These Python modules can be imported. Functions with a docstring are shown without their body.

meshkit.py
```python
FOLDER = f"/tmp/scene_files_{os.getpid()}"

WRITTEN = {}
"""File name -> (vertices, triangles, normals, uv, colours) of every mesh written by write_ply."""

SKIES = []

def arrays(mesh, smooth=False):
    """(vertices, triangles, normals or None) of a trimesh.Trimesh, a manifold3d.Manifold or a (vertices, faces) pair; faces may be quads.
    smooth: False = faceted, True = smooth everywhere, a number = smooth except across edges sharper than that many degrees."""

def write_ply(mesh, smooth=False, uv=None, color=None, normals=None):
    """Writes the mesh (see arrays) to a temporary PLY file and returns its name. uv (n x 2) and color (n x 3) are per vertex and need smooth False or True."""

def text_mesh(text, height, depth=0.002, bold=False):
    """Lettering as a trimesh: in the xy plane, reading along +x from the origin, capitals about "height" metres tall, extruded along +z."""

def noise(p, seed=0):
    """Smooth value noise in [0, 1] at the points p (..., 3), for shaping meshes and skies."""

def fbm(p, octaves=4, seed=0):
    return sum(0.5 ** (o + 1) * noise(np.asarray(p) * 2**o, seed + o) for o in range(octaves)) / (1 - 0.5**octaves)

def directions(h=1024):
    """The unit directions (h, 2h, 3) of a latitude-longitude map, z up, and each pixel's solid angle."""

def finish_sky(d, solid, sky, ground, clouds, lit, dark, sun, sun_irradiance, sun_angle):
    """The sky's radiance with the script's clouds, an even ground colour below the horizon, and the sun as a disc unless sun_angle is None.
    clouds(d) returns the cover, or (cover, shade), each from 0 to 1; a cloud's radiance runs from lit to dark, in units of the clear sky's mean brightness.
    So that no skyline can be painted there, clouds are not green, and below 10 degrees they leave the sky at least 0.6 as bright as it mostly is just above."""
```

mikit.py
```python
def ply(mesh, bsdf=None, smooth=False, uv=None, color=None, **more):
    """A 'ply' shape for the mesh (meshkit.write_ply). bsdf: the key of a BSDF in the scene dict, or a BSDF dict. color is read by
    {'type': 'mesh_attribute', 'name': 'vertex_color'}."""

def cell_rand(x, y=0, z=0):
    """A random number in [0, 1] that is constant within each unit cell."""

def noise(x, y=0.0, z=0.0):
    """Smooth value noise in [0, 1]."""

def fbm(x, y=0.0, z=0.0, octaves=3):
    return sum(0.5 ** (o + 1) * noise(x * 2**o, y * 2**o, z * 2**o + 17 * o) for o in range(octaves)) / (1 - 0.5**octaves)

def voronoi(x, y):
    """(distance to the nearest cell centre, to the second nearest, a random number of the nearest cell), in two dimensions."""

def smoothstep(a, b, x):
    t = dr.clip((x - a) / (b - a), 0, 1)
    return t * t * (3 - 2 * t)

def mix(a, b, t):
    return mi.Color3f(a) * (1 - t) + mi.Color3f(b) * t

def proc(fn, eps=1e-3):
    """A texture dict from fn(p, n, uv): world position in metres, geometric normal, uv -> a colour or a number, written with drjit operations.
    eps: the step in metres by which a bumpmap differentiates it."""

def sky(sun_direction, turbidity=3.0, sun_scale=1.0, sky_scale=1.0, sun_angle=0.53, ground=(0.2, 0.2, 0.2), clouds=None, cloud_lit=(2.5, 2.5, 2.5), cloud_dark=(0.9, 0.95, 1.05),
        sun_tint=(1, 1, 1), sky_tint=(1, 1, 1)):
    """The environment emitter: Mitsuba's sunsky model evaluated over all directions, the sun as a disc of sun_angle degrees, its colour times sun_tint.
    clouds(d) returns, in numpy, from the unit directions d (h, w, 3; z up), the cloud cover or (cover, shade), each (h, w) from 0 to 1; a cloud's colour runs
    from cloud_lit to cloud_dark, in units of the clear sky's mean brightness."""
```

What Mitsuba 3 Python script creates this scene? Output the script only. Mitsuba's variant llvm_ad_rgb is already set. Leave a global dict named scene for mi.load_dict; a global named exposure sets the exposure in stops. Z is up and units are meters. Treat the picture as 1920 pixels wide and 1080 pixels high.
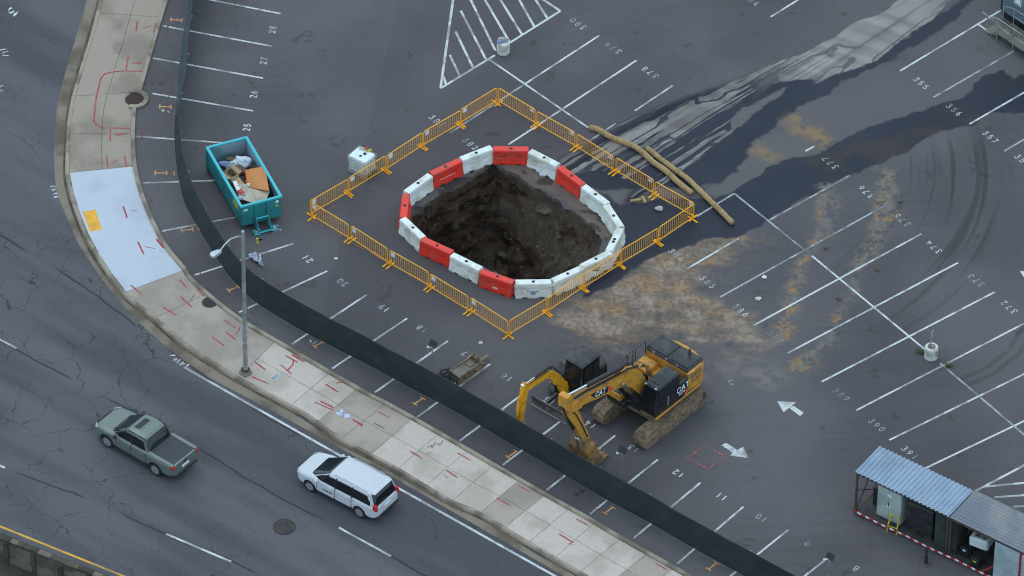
import math, random
import numpy as np
import drjit as dr
import trimesh
import manifold3d as m3
import shapely
from shapely.geometry import Polygon, LineString, Point
import mitsuba as mi
import mikit, meshkit
from mikit import noise, fbm, voronoi, smoothstep, mix, cell_rand

# ------------------------------------------------------------------ camera, sky, exposure
T4 = mi.ScalarTransform4f
FOC, PITCH, ROLL, ALT, DIST = 14000.0, 0.737292937, 0.01320934, 253.05373, 278.65127
EYE = np.array([0.0, -DIST, ALT])
FW = np.array([0, math.cos(PITCH), -math.sin(PITCH)])
R0 = np.array([1.0, 0, 0]); U0 = np.cross(R0, FW)
RT = math.cos(ROLL) * R0 + math.sin(ROLL) * U0
UP = -math.sin(ROLL) * R0 + math.cos(ROLL) * U0
scene, labels = {}, {}
scene['camera'] = {'type': 'perspective', 'fov': 2 * math.degrees(math.atan(960 / FOC)), 'fov_axis': 'x', 'near_clip': 5.0, 'far_clip': 3000.0,
                   'to_world': T4().look_at(origin=EYE.tolist(), target=(EYE + FW * 100).tolist(), up=UP.tolist())}
scene['sky'] = mikit.sky((-0.25, 0.45, 0.85), turbidity=4, sun_scale=0.10, sun_angle=30, clouds=lambda d: np.ones(d.shape[:2]),
                         cloud_lit=(1.92, 2.50, 2.98), cloud_dark=(1.5, 2.2, 2.8), sun_tint=(0.9, 1.0, 1.1), ground=(0.12, 0.12, 0.12))
exposure = 1.9


def at(px, py, z=0.0):
    """Surveyed point: the place at height z that stands at this spot of the photograph."""
    d = RT * ((px - 960) / FOC) + UP * ((540 - py) / FOC) + FW
    return EYE + d * ((z - EYE[2]) / d[2])


def at2(px, py, z=0.0): return at(px, py, z)[:2]
def P2(pts, z=0.0): return [at2(x, y, z) for x, y in pts]


# ------------------------------------------------------------------ helpers
def numbered(key):
    if key not in used:
        used.add(key); return key
    k = 1
    while f'{key}_{k:03d}' in used: k += 1
    used.add(f'{key}_{k:03d}'); return f'{key}_{k:03d}'


used = set()
frames = {}


def M(loc=(0, 0, 0), ang=0.0):
    m = np.eye(4); c, s = math.cos(ang), math.sin(ang)
    m[:2, :2] = [[c, -s], [s, c]]; m[:3, 3] = loc
    return m


def thing(name, label, cat, loc=(0, 0, 0), ang=0.0, group=None, mat=None):
    key = numbered(name)
    labels[key] = {'label': label, 'category': cat}
    if group: labels[key]['group'] = group
    frames[key] = M(loc, ang) if mat is None else mat
    return key


def part(parent, name, mesh, bsdf, smooth=False, label=None, kind=None, uv=None):
    """One piece of a thing (or of a piece of it), given in the thing's own frame."""
    if isinstance(mesh, list): mesh = cat(mesh)
    key = numbered(parent + '__' + name)
    root = parent.split('__')[0]
    d = mikit.ply(mesh, bsdf, smooth=smooth)
    d['to_world'] = T4(frames[root].tolist())
    scene[key] = d
    e = {}
    if label: e['label'] = label
    if kind: e['kind'] = kind
    if e: labels[key] = e
    return key


def solo(name, mesh, bsdf, label, sort, loc=(0, 0, 0), ang=0.0, group=None, smooth=False, mat=None):
    key = thing(name, label, sort, loc, ang, group, mat)
    if isinstance(mesh, list): mesh = cat(mesh)
    d = mikit.ply(mesh, bsdf, smooth=smooth); d['to_world'] = T4(frames[key].tolist())
    scene[key] = d
    return key


def dup(src, label, loc, ang, group=None, swap=None, skip=()):
    key = numbered(src.split('_0')[0])
    labels[key] = {**labels[src], 'label': label}
    if group: labels[key]['group'] = group
    frames[key] = M(loc, ang)
    for k in [k for k in scene if k.startswith(src + '__')]:
        tail = k[len(src):]
        if any(tail.startswith('__' + s) for s in skip): continue
        d = dict(scene[k]); d['to_world'] = T4(frames[key].tolist())
        if swap and d['bsdf']['id'] in swap: d['bsdf'] = {'type': 'ref', 'id': swap[d['bsdf']['id']]}
        scene[key + tail] = d; used.add(key + tail)
        if k in labels: labels[key + tail] = dict(labels[k])
    return key


def struct(name, mesh, bsdf, smooth=False, kind='structure', label=None):
    key = numbered(name); frames[key] = np.eye(4)
    scene[key] = mikit.ply(mesh, bsdf, smooth=smooth)
    labels[key] = {'kind': kind}
    if label: labels[key]['label'] = label
    return key


def cat(ms):
    return trimesh.util.concatenate([trimesh.Trimesh(*to_vf(m), process=False) for m in ms])


def to_vf(m):
    if hasattr(m, 'to_mesh'):
        q = m.to_mesh(); return q.vert_properties[:, :3], q.tri_verts
    if isinstance(m, tuple): return m
    return m.vertices, m.faces


def hull(pts): return trimesh.convex.convex_hull(np.asarray(pts, float))


def bx(x0, x1, y0, y1, z0, z1, b=0.02):
    """A box with chamfered edges."""
    b = min(b, (x1 - x0) / 2.5, (y1 - y0) / 2.5, (z1 - z0) / 2.5)
    pts = []
    for x, ex in ((x0, b), (x1, -b)):
        for y, ey in ((y0, b), (y1, -b)):
            for z, ez in ((z0, b), (z1, -b)):
                pts += [(x, y + ey, z + ez), (x + ex, y, z + ez), (x + ex, y + ey, z)]
    return hull(pts)


def fbox(x0, x1, y0, y1, z0, z1):
    return trimesh.creation.box(bounds=[(x0, y0, z0), (x1, y1, z1)])


def tri2d(poly):
    v, f = trimesh.creation.triangulate_polygon(poly, engine='earcut')
    f = np.asarray(f)
    p, q = v[f[:, 1]] - v[f[:, 0]], v[f[:, 2]] - v[f[:, 0]]
    a = p[:, 0] * q[:, 1] - p[:, 1] * q[:, 0]
    f[a < 0] = f[a < 0][:, ::-1]
    return np.asarray(v), f


def flat(poly, z):
    """A thin sheet: a shapely polygon (or point list) laid at height z."""
    if not hasattr(poly, 'geom_type'): poly = Polygon(poly)
    if not poly.is_valid: poly = poly.buffer(0)
    ms = []
    for g in getattr(poly, 'geoms', [poly]):
        if g.area < 1e-6: continue
        v, f = tri2d(g); ms.append(trimesh.Trimesh(np.c_[v, np.full(len(v), z)], f, process=False))
    return ms[0] if len(ms) == 1 else cat(ms)


def prism(pts, z0, z1):
    p = pts if hasattr(pts, 'geom_type') else Polygon(pts)
    m = trimesh.creation.extrude_polygon(p, z1 - z0, engine='earcut'); m.apply_translation((0, 0, z0)); return m


def side(pts, y0, y1):
    """A profile in the x-z plane, given its width along y."""
    p = Polygon(pts)
    if not p.is_valid: p = p.buffer(0)
    m = trimesh.creation.extrude_polygon(p, y1 - y0, engine='earcut')
    v = m.vertices.copy()
    return trimesh.Trimesh(np.c_[v[:, 0], y1 - v[:, 2], v[:, 1]], m.faces, process=False)


def basis(d):
    d = np.asarray(d, float); d = d / (np.linalg.norm(d) + 1e-12)
    a = np.cross(d, (0, 0, 1.0) if abs(d[2]) < 0.9 else (1.0, 0, 0)); a /= np.linalg.norm(a)
    return d, a, np.cross(d, a)


def cyl(p0, p1, r0, r1=None, n=12):
    p0, p1 = np.asarray(p0, float), np.asarray(p1, float); r1 = r0 if r1 is None else r1
    d, a, b = basis(p1 - p0); t = np.arange(n) * 2 * np.pi / n
    ring = np.cos(t)[:, None] * a + np.sin(t)[:, None] * b
    v = np.vstack([p0 + r0 * ring, p1 + r1 * ring, [p0], [p1]])
    i = np.arange(n); j = (i + 1) % n
    f = np.vstack([np.c_[i, i + n, j], np.c_[j, i + n, j + n], np.c_[np.full(n, 2 * n), i, j], np.c_[np.full(n, 2 * n + 1), j + n, i + n]])
    return trimesh.Trimesh(v, f[:, ::-1] if trimesh.Trimesh(v, f, process=False).volume < 0 else f, process=False)


def tube(pts, r, n=6, closed=False):
    p = np.asarray(pts, float); N = len(p)
    rr = np.broadcast_to(r, (N,))
    if closed: t = np.roll(p, -1, 0) - np.roll(p, 1, 0)
    else: t = np.gradient(p, axis=0)
    t /= np.linalg.norm(t, axis=1, keepdims=True) + 1e-12
    _, a, _ = basis(t[0]); A = []
    for k in range(N):
        a = a - t[k] * (a @ t[k]); a /= np.linalg.norm(a); A.append(a)
    A = np.array(A); B = np.cross(t, A); w = np.arange(n) * 2 * np.pi / n
    v = (p[:, None] + rr[:, None, None] * (np.cos(w)[None, :, None] * A[:, None] + np.sin(w)[None, :, None] * B[:, None])).reshape(-1, 3)
    K = N if closed else N - 1
    i, j = np.meshgrid(np.arange(K), np.arange(n), indexing='ij'); i2 = (i + 1) % N
    q = np.stack([i * n + j, i * n + (j + 1) % n, i2 * n + (j + 1) % n, i2 * n + j], -1).reshape(-1, 4)
    f = np.vstack([q[:, [0, 1, 2]], q[:, [0, 2, 3]]])
    if not closed:
        c0, c1 = len(v), len(v) + 1; v = np.vstack([v, p[:1], p[-1:]]); k = np.arange(n)
        f = np.vstack([f, np.c_[np.full(n, c0), (k + 1) % n, k], np.c_[np.full(n, c1), (N - 1) * n + k, (N - 1) * n + (k + 1) % n]])
    return trimesh.Trimesh(v, f, process=False)


def bar(p0, p1, w, h, up=(0, 0, 1)):
    """A straight bar of rectangular section between two points."""
    p0, p1 = np.asarray(p0, float), np.asarray(p1, float); d = p1 - p0; d /= np.linalg.norm(d)
    a = np.cross(d, up)
    if np.linalg.norm(a) < 1e-6: a = np.cross(d, (1, 0, 0))
    a /= np.linalg.norm(a); b = np.cross(a, d)
    v = [p + sa * a * w / 2 + sb * b * h / 2 for p in (p0, p1) for sa in (-1, 1) for sb in (-1, 1)]
    return hull(v)


def mm(mesh):
    v, f = to_vf(mesh)
    t = trimesh.Trimesh(v, f); t.merge_vertices()
    return m3.Manifold(m3.Mesh(np.asarray(t.vertices, np.float32), np.asarray(t.faces, np.uint32)))


def moved(mesh, loc=(0, 0, 0), ang=0.0, rx=0.0, ry=0.0):
    t = trimesh.Trimesh(*to_vf(mesh), process=False)
    m = M(loc, ang) @ trimesh.transformations.rotation_matrix(ry, (0, 1, 0)) @ trimesh.transformations.rotation_matrix(rx, (1, 0, 0))
    t.apply_transform(m); return t


def strip(A, B):
    """Ruled surface between two polylines of equal length (3-D)."""
    A, B = np.asarray(A, float), np.asarray(B, float); n = len(A)
    v = np.vstack([A, B]); i = np.arange(n - 1)
    f = np.vstack([np.c_[i, i + 1, i + n], np.c_[i + 1, i + n + 1, i + n]])
    return trimesh.Trimesh(v, f, process=False)


def resample(P, n):
    P = np.asarray(P, float); s = np.r_[0, np.cumsum(np.linalg.norm(np.diff(P, axis=0), axis=1))]
    t = np.linspace(0, s[-1], n); return np.stack([np.interp(t, s, P[:, k]) for k in range(P.shape[1])], 1)


def smooth_line(P, n):
    """Catmull-Rom through the points, evenly resampled."""
    P = np.asarray(P, float); Q = np.vstack([2 * P[0] - P[1], P, 2 * P[-1] - P[-2]]); out = []
    for k in range(1, len(Q) - 2):
        t = np.linspace(0, 1, 12, endpoint=False)[:, None]
        a, b, c, d = Q[k - 1], Q[k], Q[k + 1], Q[k + 2]
        out.append(0.5 * (2 * b + (c - a) * t + (2 * a - 5 * b + 4 * c - d) * t ** 2 + (3 * b - a - 3 * c + d) * t ** 3))
    out.append(P[-1:]); return resample(np.vstack(out), n)


def offset(P, d):
    P = np.asarray(P, float); t = np.gradient(P, axis=0); t /= np.linalg.norm(t, axis=1, keepdims=True)
    return P + d * np.c_[-t[:, 1], t[:, 0]]


def quadline(a, b, w, z):
    a, b = np.asarray(a, float), np.asarray(b, float); t = (b - a) / np.linalg.norm(b - a); nrm = np.array([-t[1], t[0]]) * w / 2
    return flat(Polygon([a - nrm, b - nrm, b + nrm, a + nrm]), z)


def ico(r, sub=1, seed=0, amp=0.25, squash=(1, 1, 1)):
    s = trimesh.creation.icosphere(sub, r)
    v = s.vertices; d = meshkit.noise(v / r * 1.7 + seed * 7.3, seed)
    s.vertices = v * (1 + amp * (2 * d - 1))[:, None] * np.asarray(squash)
    return s


# ------------------------------------------------------------------ materials
def B(name, d): scene[name] = d


def pr(col, rough=0.6, metal=0.0, spec=0.5, **k):
    c = {'type': 'rgb', 'value': list(col)} if not isinstance(col, dict) else col
    r = {'type': 'rgb', 'value': rough} if isinstance(rough, list) else rough
    return {'type': 'twosided', 'bsdf': {'type': 'principled', 'base_color': c, 'roughness': r, 'metallic': metal, 'specular': spec, **k}}


def worn(col, col2, amount=0.5, scale=3.0, rough=0.6, fine=40.0, metal=0.0, grain=0.16):
    """A colour with patches of dirt and a fine grain."""
    def fn(p, n, uv):
        g = fbm(p.x * scale, p.y * scale, p.z * scale, 4)
        t = smoothstep(0.62 - 0.45 * amount, 0.85 - 0.3 * amount, g)
        k = 1.0 - 0.5 * grain + grain * noise(p.x * fine, p.y * fine, p.z * fine)
        return mix(col, col2, t) * k
    return pr(mikit.proc(fn), rough, metal)


B('white_paint', worn((0.55, 0.57, 0.57), (0.27, 0.27, 0.27), 0.52, 1.6, 0.7, 30))
B('faded_paint', worn((0.34, 0.35, 0.36), (0.17, 0.17, 0.17), 0.6, 2.2, 0.75, 30))
B('red_spray', worn((0.42, 0.045, 0.06), (0.30, 0.16, 0.15), 0.45, 9, 0.8, 60))
B('red_faint', worn((0.16, 0.06, 0.06), (0.10, 0.08, 0.08), 0.5, 9, 0.8, 60))
B('orange_spray', worn((0.62, 0.30, 0.13), (0.30, 0.18, 0.12), 0.4, 14, 0.8, 60))
B('orange_faint', worn((0.45, 0.10, 0.05), (0.14, 0.09, 0.08), 0.6, 6, 0.8, 60))
B('blue_spray', worn((0.10, 0.35, 0.62), (0.30, 0.34, 0.36), 0.5, 9, 0.8, 60))
B('yellow_line', worn((0.66, 0.34, 0.04), (0.34, 0.21, 0.07), 0.5, 1.2, 0.7, 30))
B('yellow_mat', worn((0.80, 0.40, 0.03), (0.66, 0.34, 0.04), 0.4, 3.0, 0.6, 50))
B('barricade_yellow', pr((0.95, 0.43, 0.008), 0.4))
B('barricade_dark', pr((0.62, 0.33, 0.03), 0.5))
B('red_plastic', worn((0.76, 0.042, 0.026), (0.54, 0.07, 0.05), 0.38, 2.0, 0.42, 20))
B('white_plastic', worn((0.74, 0.78, 0.76), (0.54, 0.54, 0.45), 0.42, 1.7, 0.42, 20))
B('black_rubber', pr((0.018, 0.018, 0.02), 0.8))
B('black_metal', pr((0.018, 0.02, 0.024), 0.42))
B('black_paint', worn((0.020, 0.022, 0.027), (0.05, 0.048, 0.045), 0.4, 3.0, 0.33, 30))
B('machine_yellow', worn((0.58, 0.265, 0.03), (0.36, 0.19, 0.05), 0.45, 2.6, 0.45, 30))
B('machine_bright', worn((0.80, 0.37, 0.015), (0.52, 0.25, 0.03), 0.35, 3.0, 0.45, 30))
B('muddy_yellow', worn((0.34, 0.18, 0.055), (0.15, 0.10, 0.06), 0.6, 4.0, 0.8, 30))
B('muddy_steel', worn((0.265, 0.19, 0.125), (0.155, 0.112, 0.080), 0.5, 5.0, 0.85, 40))
B('dusty_steel', worn((0.16, 0.15, 0.125), (0.075, 0.072, 0.066), 0.5, 3.0, 0.7, 40))
B('chrome', pr((0.80, 0.82, 0.85), 0.22, 1.0))
B('decal_white', pr((0.75, 0.76, 0.78), 0.5))
B('decal_black', pr((0.015, 0.016, 0.018), 0.4))
B('decal_red', pr((0.70, 0.10, 0.05), 0.5))
B('glass_dark', pr((0.010, 0.013, 0.017), 0.08, 0.0, 0.6))
B('steel_grey', worn((0.36, 0.37, 0.37), (0.24, 0.24, 0.23), 0.4, 2.0, 0.5, 25, 0.3))
B('galvanised', worn((0.50, 0.54, 0.58), (0.34, 0.37, 0.40), 0.5, 1.2, 0.42, 20, 0.4))
B('rusty_steel', worn((0.085, 0.055, 0.042), (0.045, 0.036, 0.032), 0.5, 4.0, 0.8, 40))
B('teal_paint', worn((0.022, 0.25, 0.265), (0.03, 0.17, 0.175), 0.5, 1.6, 0.5, 25))
B('teal_rim', pr((0.05, 0.44, 0.52), 0.4))
B('teal_inside', worn((0.25, 0.34, 0.40), (0.05, 0.22, 0.25), 0.45, 1.5, 0.7, 30))
B('cardboard', worn((0.42, 0.31, 0.19), (0.34, 0.25, 0.15), 0.4, 4, 0.9, 30))
B('pale_cardboard', worn((0.46, 0.41, 0.32), (0.36, 0.31, 0.24), 0.4, 4, 0.9, 30))
B('orange_panel', worn((0.55, 0.23, 0.07), (0.46, 0.20, 0.07), 0.4, 3, 0.75, 40))
B('orange_edge', pr((0.75, 0.10, 0.03), 0.6))
B('plastic_film', pr((0.50, 0.56, 0.62), 0.35))
B('grey_bag', pr((0.20, 0.21, 0.26), 0.4))
B('black_bag', pr((0.02, 0.021, 0.024), 0.35))
B('red_box', pr((0.55, 0.05, 0.04), 0.6))
B('brown_scrap', worn((0.15, 0.10, 0.06), (0.07, 0.05, 0.035), 0.5, 6, 0.9, 40))
B('tote_plastic', worn((0.74, 0.82, 0.82), (0.64, 0.75, 0.76), 0.4, 2.5, 0.35, 20))
B('wattle_straw', worn((0.37, 0.255, 0.125), (0.26, 0.18, 0.09), 0.4, 5.0, 0.95, 70))
B('concrete_white', worn((0.62, 0.62, 0.56), (0.42, 0.40, 0.34), 0.45, 2.5, 0.85, 40))
B('concrete_kerb', worn((0.34, 0.285, 0.225), (0.18, 0.145, 0.112), 0.55, 1.4, 0.9, 30))
B('concrete_gutter', worn((0.225, 0.185, 0.145), (0.125, 0.098, 0.075), 0.6, 0.9, 0.9, 30))
B('concrete_light', worn((0.54, 0.465, 0.41), (0.43, 0.37, 0.315), 0.5, 0.7, 0.9, 25))
B('concrete_mid', worn((0.40, 0.335, 0.285), (0.31, 0.26, 0.215), 0.5, 0.6, 0.9, 25))
B('concrete_old', worn((0.345, 0.285, 0.23), (0.255, 0.21, 0.168), 0.5, 0.6, 0.9, 25))
B('slab_white', worn((0.50, 0.54, 0.60), (0.45, 0.49, 0.56), 0.4, 0.8, 0.8, 0.35))
B('joint_dark', worn((0.09, 0.085, 0.075), (0.05, 0.048, 0.042), 0.5, 2.0, 0.95, 40))
B('gutter_dirt', worn((0.135, 0.105, 0.078), (0.075, 0.06, 0.046), 0.5, 2.0, 0.95, 30))
B('cast_iron', worn((0.030, 0.028, 0.030), (0.055, 0.040, 0.034), 0.5, 4.0, 0.7, 60))
B('rusty_iron', worn((0.060, 0.030, 0.026), (0.035, 0.022, 0.02), 0.5, 6.0, 0.8, 60))
B('fence_fabric_skylit', worn((0.050, 0.070, 0.090), (0.035, 0.050, 0.064), 0.5, 1.5, 0.55, 60))  # copy of the fence fabric with bluish sky light put into its colour
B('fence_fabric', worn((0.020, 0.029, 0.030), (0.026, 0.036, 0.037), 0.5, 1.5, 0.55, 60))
B('asphalt_edge', worn((0.125, 0.105, 0.088), (0.045, 0.038, 0.033), 0.5, 2.2, 0.9, 40))
B('rock', worn((0.11, 0.085, 0.062), (0.05, 0.040, 0.031), 0.5, 4, 0.95, 30))
B('weed', worn((0.06, 0.085, 0.03), (0.09, 0.10, 0.04), 0.5, 9, 0.9, 60))
B('silver_green', pr((0.15, 0.185, 0.165), 0.35, 0.25, 0.5, clearcoat=0.6))
B('car_white', pr((0.54, 0.56, 0.60), 0.35, 0.0, 0.5, clearcoat=0.5))
B('bed_vinyl', pr((0.020, 0.026, 0.040), 0.45))
B('car_trim', pr((0.025, 0.026, 0.028), 0.5))
B('tail_red', pr((0.55, 0.02, 0.02), 0.25))
B('lamp_clear', pr((0.35, 0.37, 0.40), 0.12))
B('alloy', pr((0.45, 0.46, 0.48), 0.35, 0.7))
B('cabinet_grey', worn((0.40, 0.46, 0.44), (0.30, 0.35, 0.34), 0.45, 1.5, 0.55, 25))
B('panel_pale', worn((0.36, 0.44, 0.46), (0.28, 0.35, 0.37), 0.45, 1.1, 0.6, 25))
B('unit_white', worn((0.58, 0.64, 0.66), (0.44, 0.49, 0.50), 0.45, 2.0, 0.5, 25))
B('dark_green', worn((0.040, 0.052, 0.048), (0.025, 0.03, 0.03), 0.5, 2.0, 0.6, 25))
B('deck_dark', worn((0.045, 0.046, 0.046), (0.075, 0.07, 0.064), 0.5, 2.0, 0.85, 25))
B('roof_blue', worn((0.29, 0.37, 0.47), (0.23, 0.30, 0.39), 0.45, 0.9, 0.45, 25, 0.2))
B('roof_zinc', worn((0.16, 0.18, 0.215), (0.24, 0.245, 0.25), 0.5, 0.8, 0.38, 25, 0.3))
B('tape_red', pr((0.50, 0.03, 0.04), 0.5))
B('tape_white', pr((0.68, 0.68, 0.70), 0.5))
B('frame_red', worn((0.32, 0.03, 0.035), (0.20, 0.03, 0.03), 0.4, 4, 0.6, 30))
B('trestle_yellow', worn((0.60, 0.47, 0.03), (0.40, 0.33, 0.04), 0.4, 6, 0.6, 30))
B('trailer_blue', worn((0.135, 0.185, 0.215), (0.115, 0.155, 0.18), 0.4, 0.8, 0.6, 25))
B('parapet_concrete', worn((0.165, 0.138, 0.100), (0.085, 0.072, 0.055), 0.6, 1.5, 0.95, 30))
B('verge_soil', worn((0.080, 0.067, 0.055), (0.050, 0.044, 0.035), 0.6, 1.2, 0.95, 30))
B('pale_sheet', worn((0.52, 0.55, 0.66), (0.22, 0.24, 0.32), 0.55, 8.0, 0.5, 40))
B('blue_plastic', pr((0.16, 0.24, 0.46), 0.5))
# ------------------------------------------------------------------ the car park's asphalt, with its wet, silty and muddy patches
def poly_sd(x, y, V):
    d, s = mi.Float(1e9), mi.Float(1.0)
    n = len(V)
    for i in range(n):
        a, b = V[i], V[(i + 1) % n]
        ex, ey = float(b[0] - a[0]), float(b[1] - a[1]); wx, wy = x - float(a[0]), y - float(a[1])
        t = dr.clip((wx * ex + wy * ey) * (1.0 / (ex * ex + ey * ey)), 0, 1)
        d = dr.minimum(d, dr.square(wx - ex * t) + dr.square(wy - ey * t))
        lo, hi = min(a[1], b[1]), max(a[1], b[1])
        if hi > lo:
            xs = float(a[0]) + (y - float(a[1])) * float((b[0] - a[0]) / (b[1] - a[1]))
            s = dr.select((y >= float(lo)) & (y < float(hi)) & (x < xs), -s, s)
    return dr.sqrt(d) * s


def path_d(x, y, V, half):
    """Distance to a broad polyline whose half width runs along it; negative inside."""
    d = mi.Float(1e9)
    for (a, b, ra, rb) in zip(V[:-1], V[1:], half[:-1], half[1:]):
        ex, ey = float(b[0] - a[0]), float(b[1] - a[1]); wx, wy = x - float(a[0]), y - float(a[1])
        t = dr.clip((wx * ex + wy * ey) * (1.0 / (ex * ex + ey * ey)), 0, 1)
        d = dr.minimum(d, dr.sqrt(dr.square(wx - ex * t) + dr.square(wy - ey * t)) - (ra + (rb - ra) * t))
    return d


WET_A = P2([(1960, 205), (1863, 213), (1827, 233), (1800, 234), (1760, 243), (1713, 280), (1663, 300), (1612, 317), (1590, 330), (1533, 360), (1443, 413),
            (1395, 440), (1280, 461), (1235, 478), (1178, 505), (1140, 545), (1100, 560), (1125, 500), (1172, 465), (1165, 415), (1125, 360), (1165, 385), (1250, 372), (1330, 372), (1337, 374), (1364, 358),
            (1420, 325), (1447, 312), (1477, 301), (1494, 297), (1527, 290), (1544, 283), (1580, 264), (1634, 240), (1707, 213), (1757, 197), (1807, 180), (1833, 157), (1857, 135), (1877, 130), (1883, 138), (1898, 142), (1960, 122)])
WET_B = P2([(1812, -10), (1780, 17), (1747, 40), (1713, 60), (1703, 72), (1680, 80), (1673, 92), (1647, 107), (1633, 117), (1600, 130), (1563, 147), (1527, 158), (1520, 146), (1493, 145), (1467, 150), (1447, 160),
            (1420, 180), (1390, 190), (1340, 212), (1290, 240), (1230, 268), (1150, 290), (1080, 330), (1040, 318), (1100, 350), (1150, 360), (1230, 355), (1290, 350), (1335, 350), (1380, 318),
            (1407, 293), (1430, 253), (1457, 233), (1493, 207), (1527, 190), (1580, 157), (1633, 126), (1647, 120), (1680, 107), (1713, 87), (1767, 57), (1815, 12), (1825, -10)])
SILT = P2([(1700, -20), (1667, 17), (1643, 30), (1600, 43), (1563, 67), (1520, 93), (1493, 105), (1440, 123), (1400, 140), (1347, 163), (1280, 185), (1220, 206), (1160, 235), (1110, 265), (1050, 300), (1060, 330),
           (1130, 318), (1190, 345), (1170, 385), (1195, 378), (1250, 340), (1320, 290), (1370, 250), (1420, 195), (1450, 160), (1490, 147), (1520, 148), (1525, 158), (1600, 130), (1635, 116), (1672, 90), (1712, 59), (1747, 39), (1800, -20)])
TONGUE = P2([(1324, 366), (1338, 372), (1360, 362), (1400, 338), (1447, 311), (1490, 296), (1545, 283), (1510, 262), (1460, 246), (1430, 262), (1410, 292), (1385, 315), (1352, 340)])
SILT_B = P2([(1480, 165), (1440, 182), (1395, 200), (1372, 225), (1368, 240), (1392, 236), (1420, 205), (1470, 180)])
MUD = P2([(1190, 468), (1240, 450), (1290, 430), (1390, 415), (1420, 455), (1405, 475), (1350, 505), (1330, 545), (1385, 560), (1420, 580), (1462, 640), (1440, 668), (1380, 665), (1300, 645),
          (1215, 640), (1150, 660), (1090, 640), (1040, 610), (1022, 590), (1040, 565), (1090, 545), (1115, 530), (1130, 508), (1160, 488)])
SHELF = P2([(930, 292), (990, 290), (1030, 310), (1085, 345), (1130, 400), (1150, 445), (1145, 465), (1120, 440), (1080, 395), (1040, 365), (950, 315)])
SHELF_W = P2([(900, 300), (930, 295), (925, 308), (860, 345), (815, 385), (785, 400), (772, 390), (800, 355), (850, 325)])
RUT_A = P2([(1552, 345), (1552, 390), (1540, 440), (1500, 500), (1480, 560), (1470, 620), (1450, 650)])
RUT_B = P2([(1640, 315), (1662, 330), (1658, 400), (1640, 450), (1610, 505), (1585, 570), (1562, 615), (1548, 645), (1520, 672), (1502, 692)])
ORANGE = [P2([(1467, 230), (1480, 214), (1520, 233), (1571, 260), (1540, 277), (1494, 250)]), P2([(1413, 287), (1423, 270), (1467, 293), (1447, 305)])]
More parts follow.
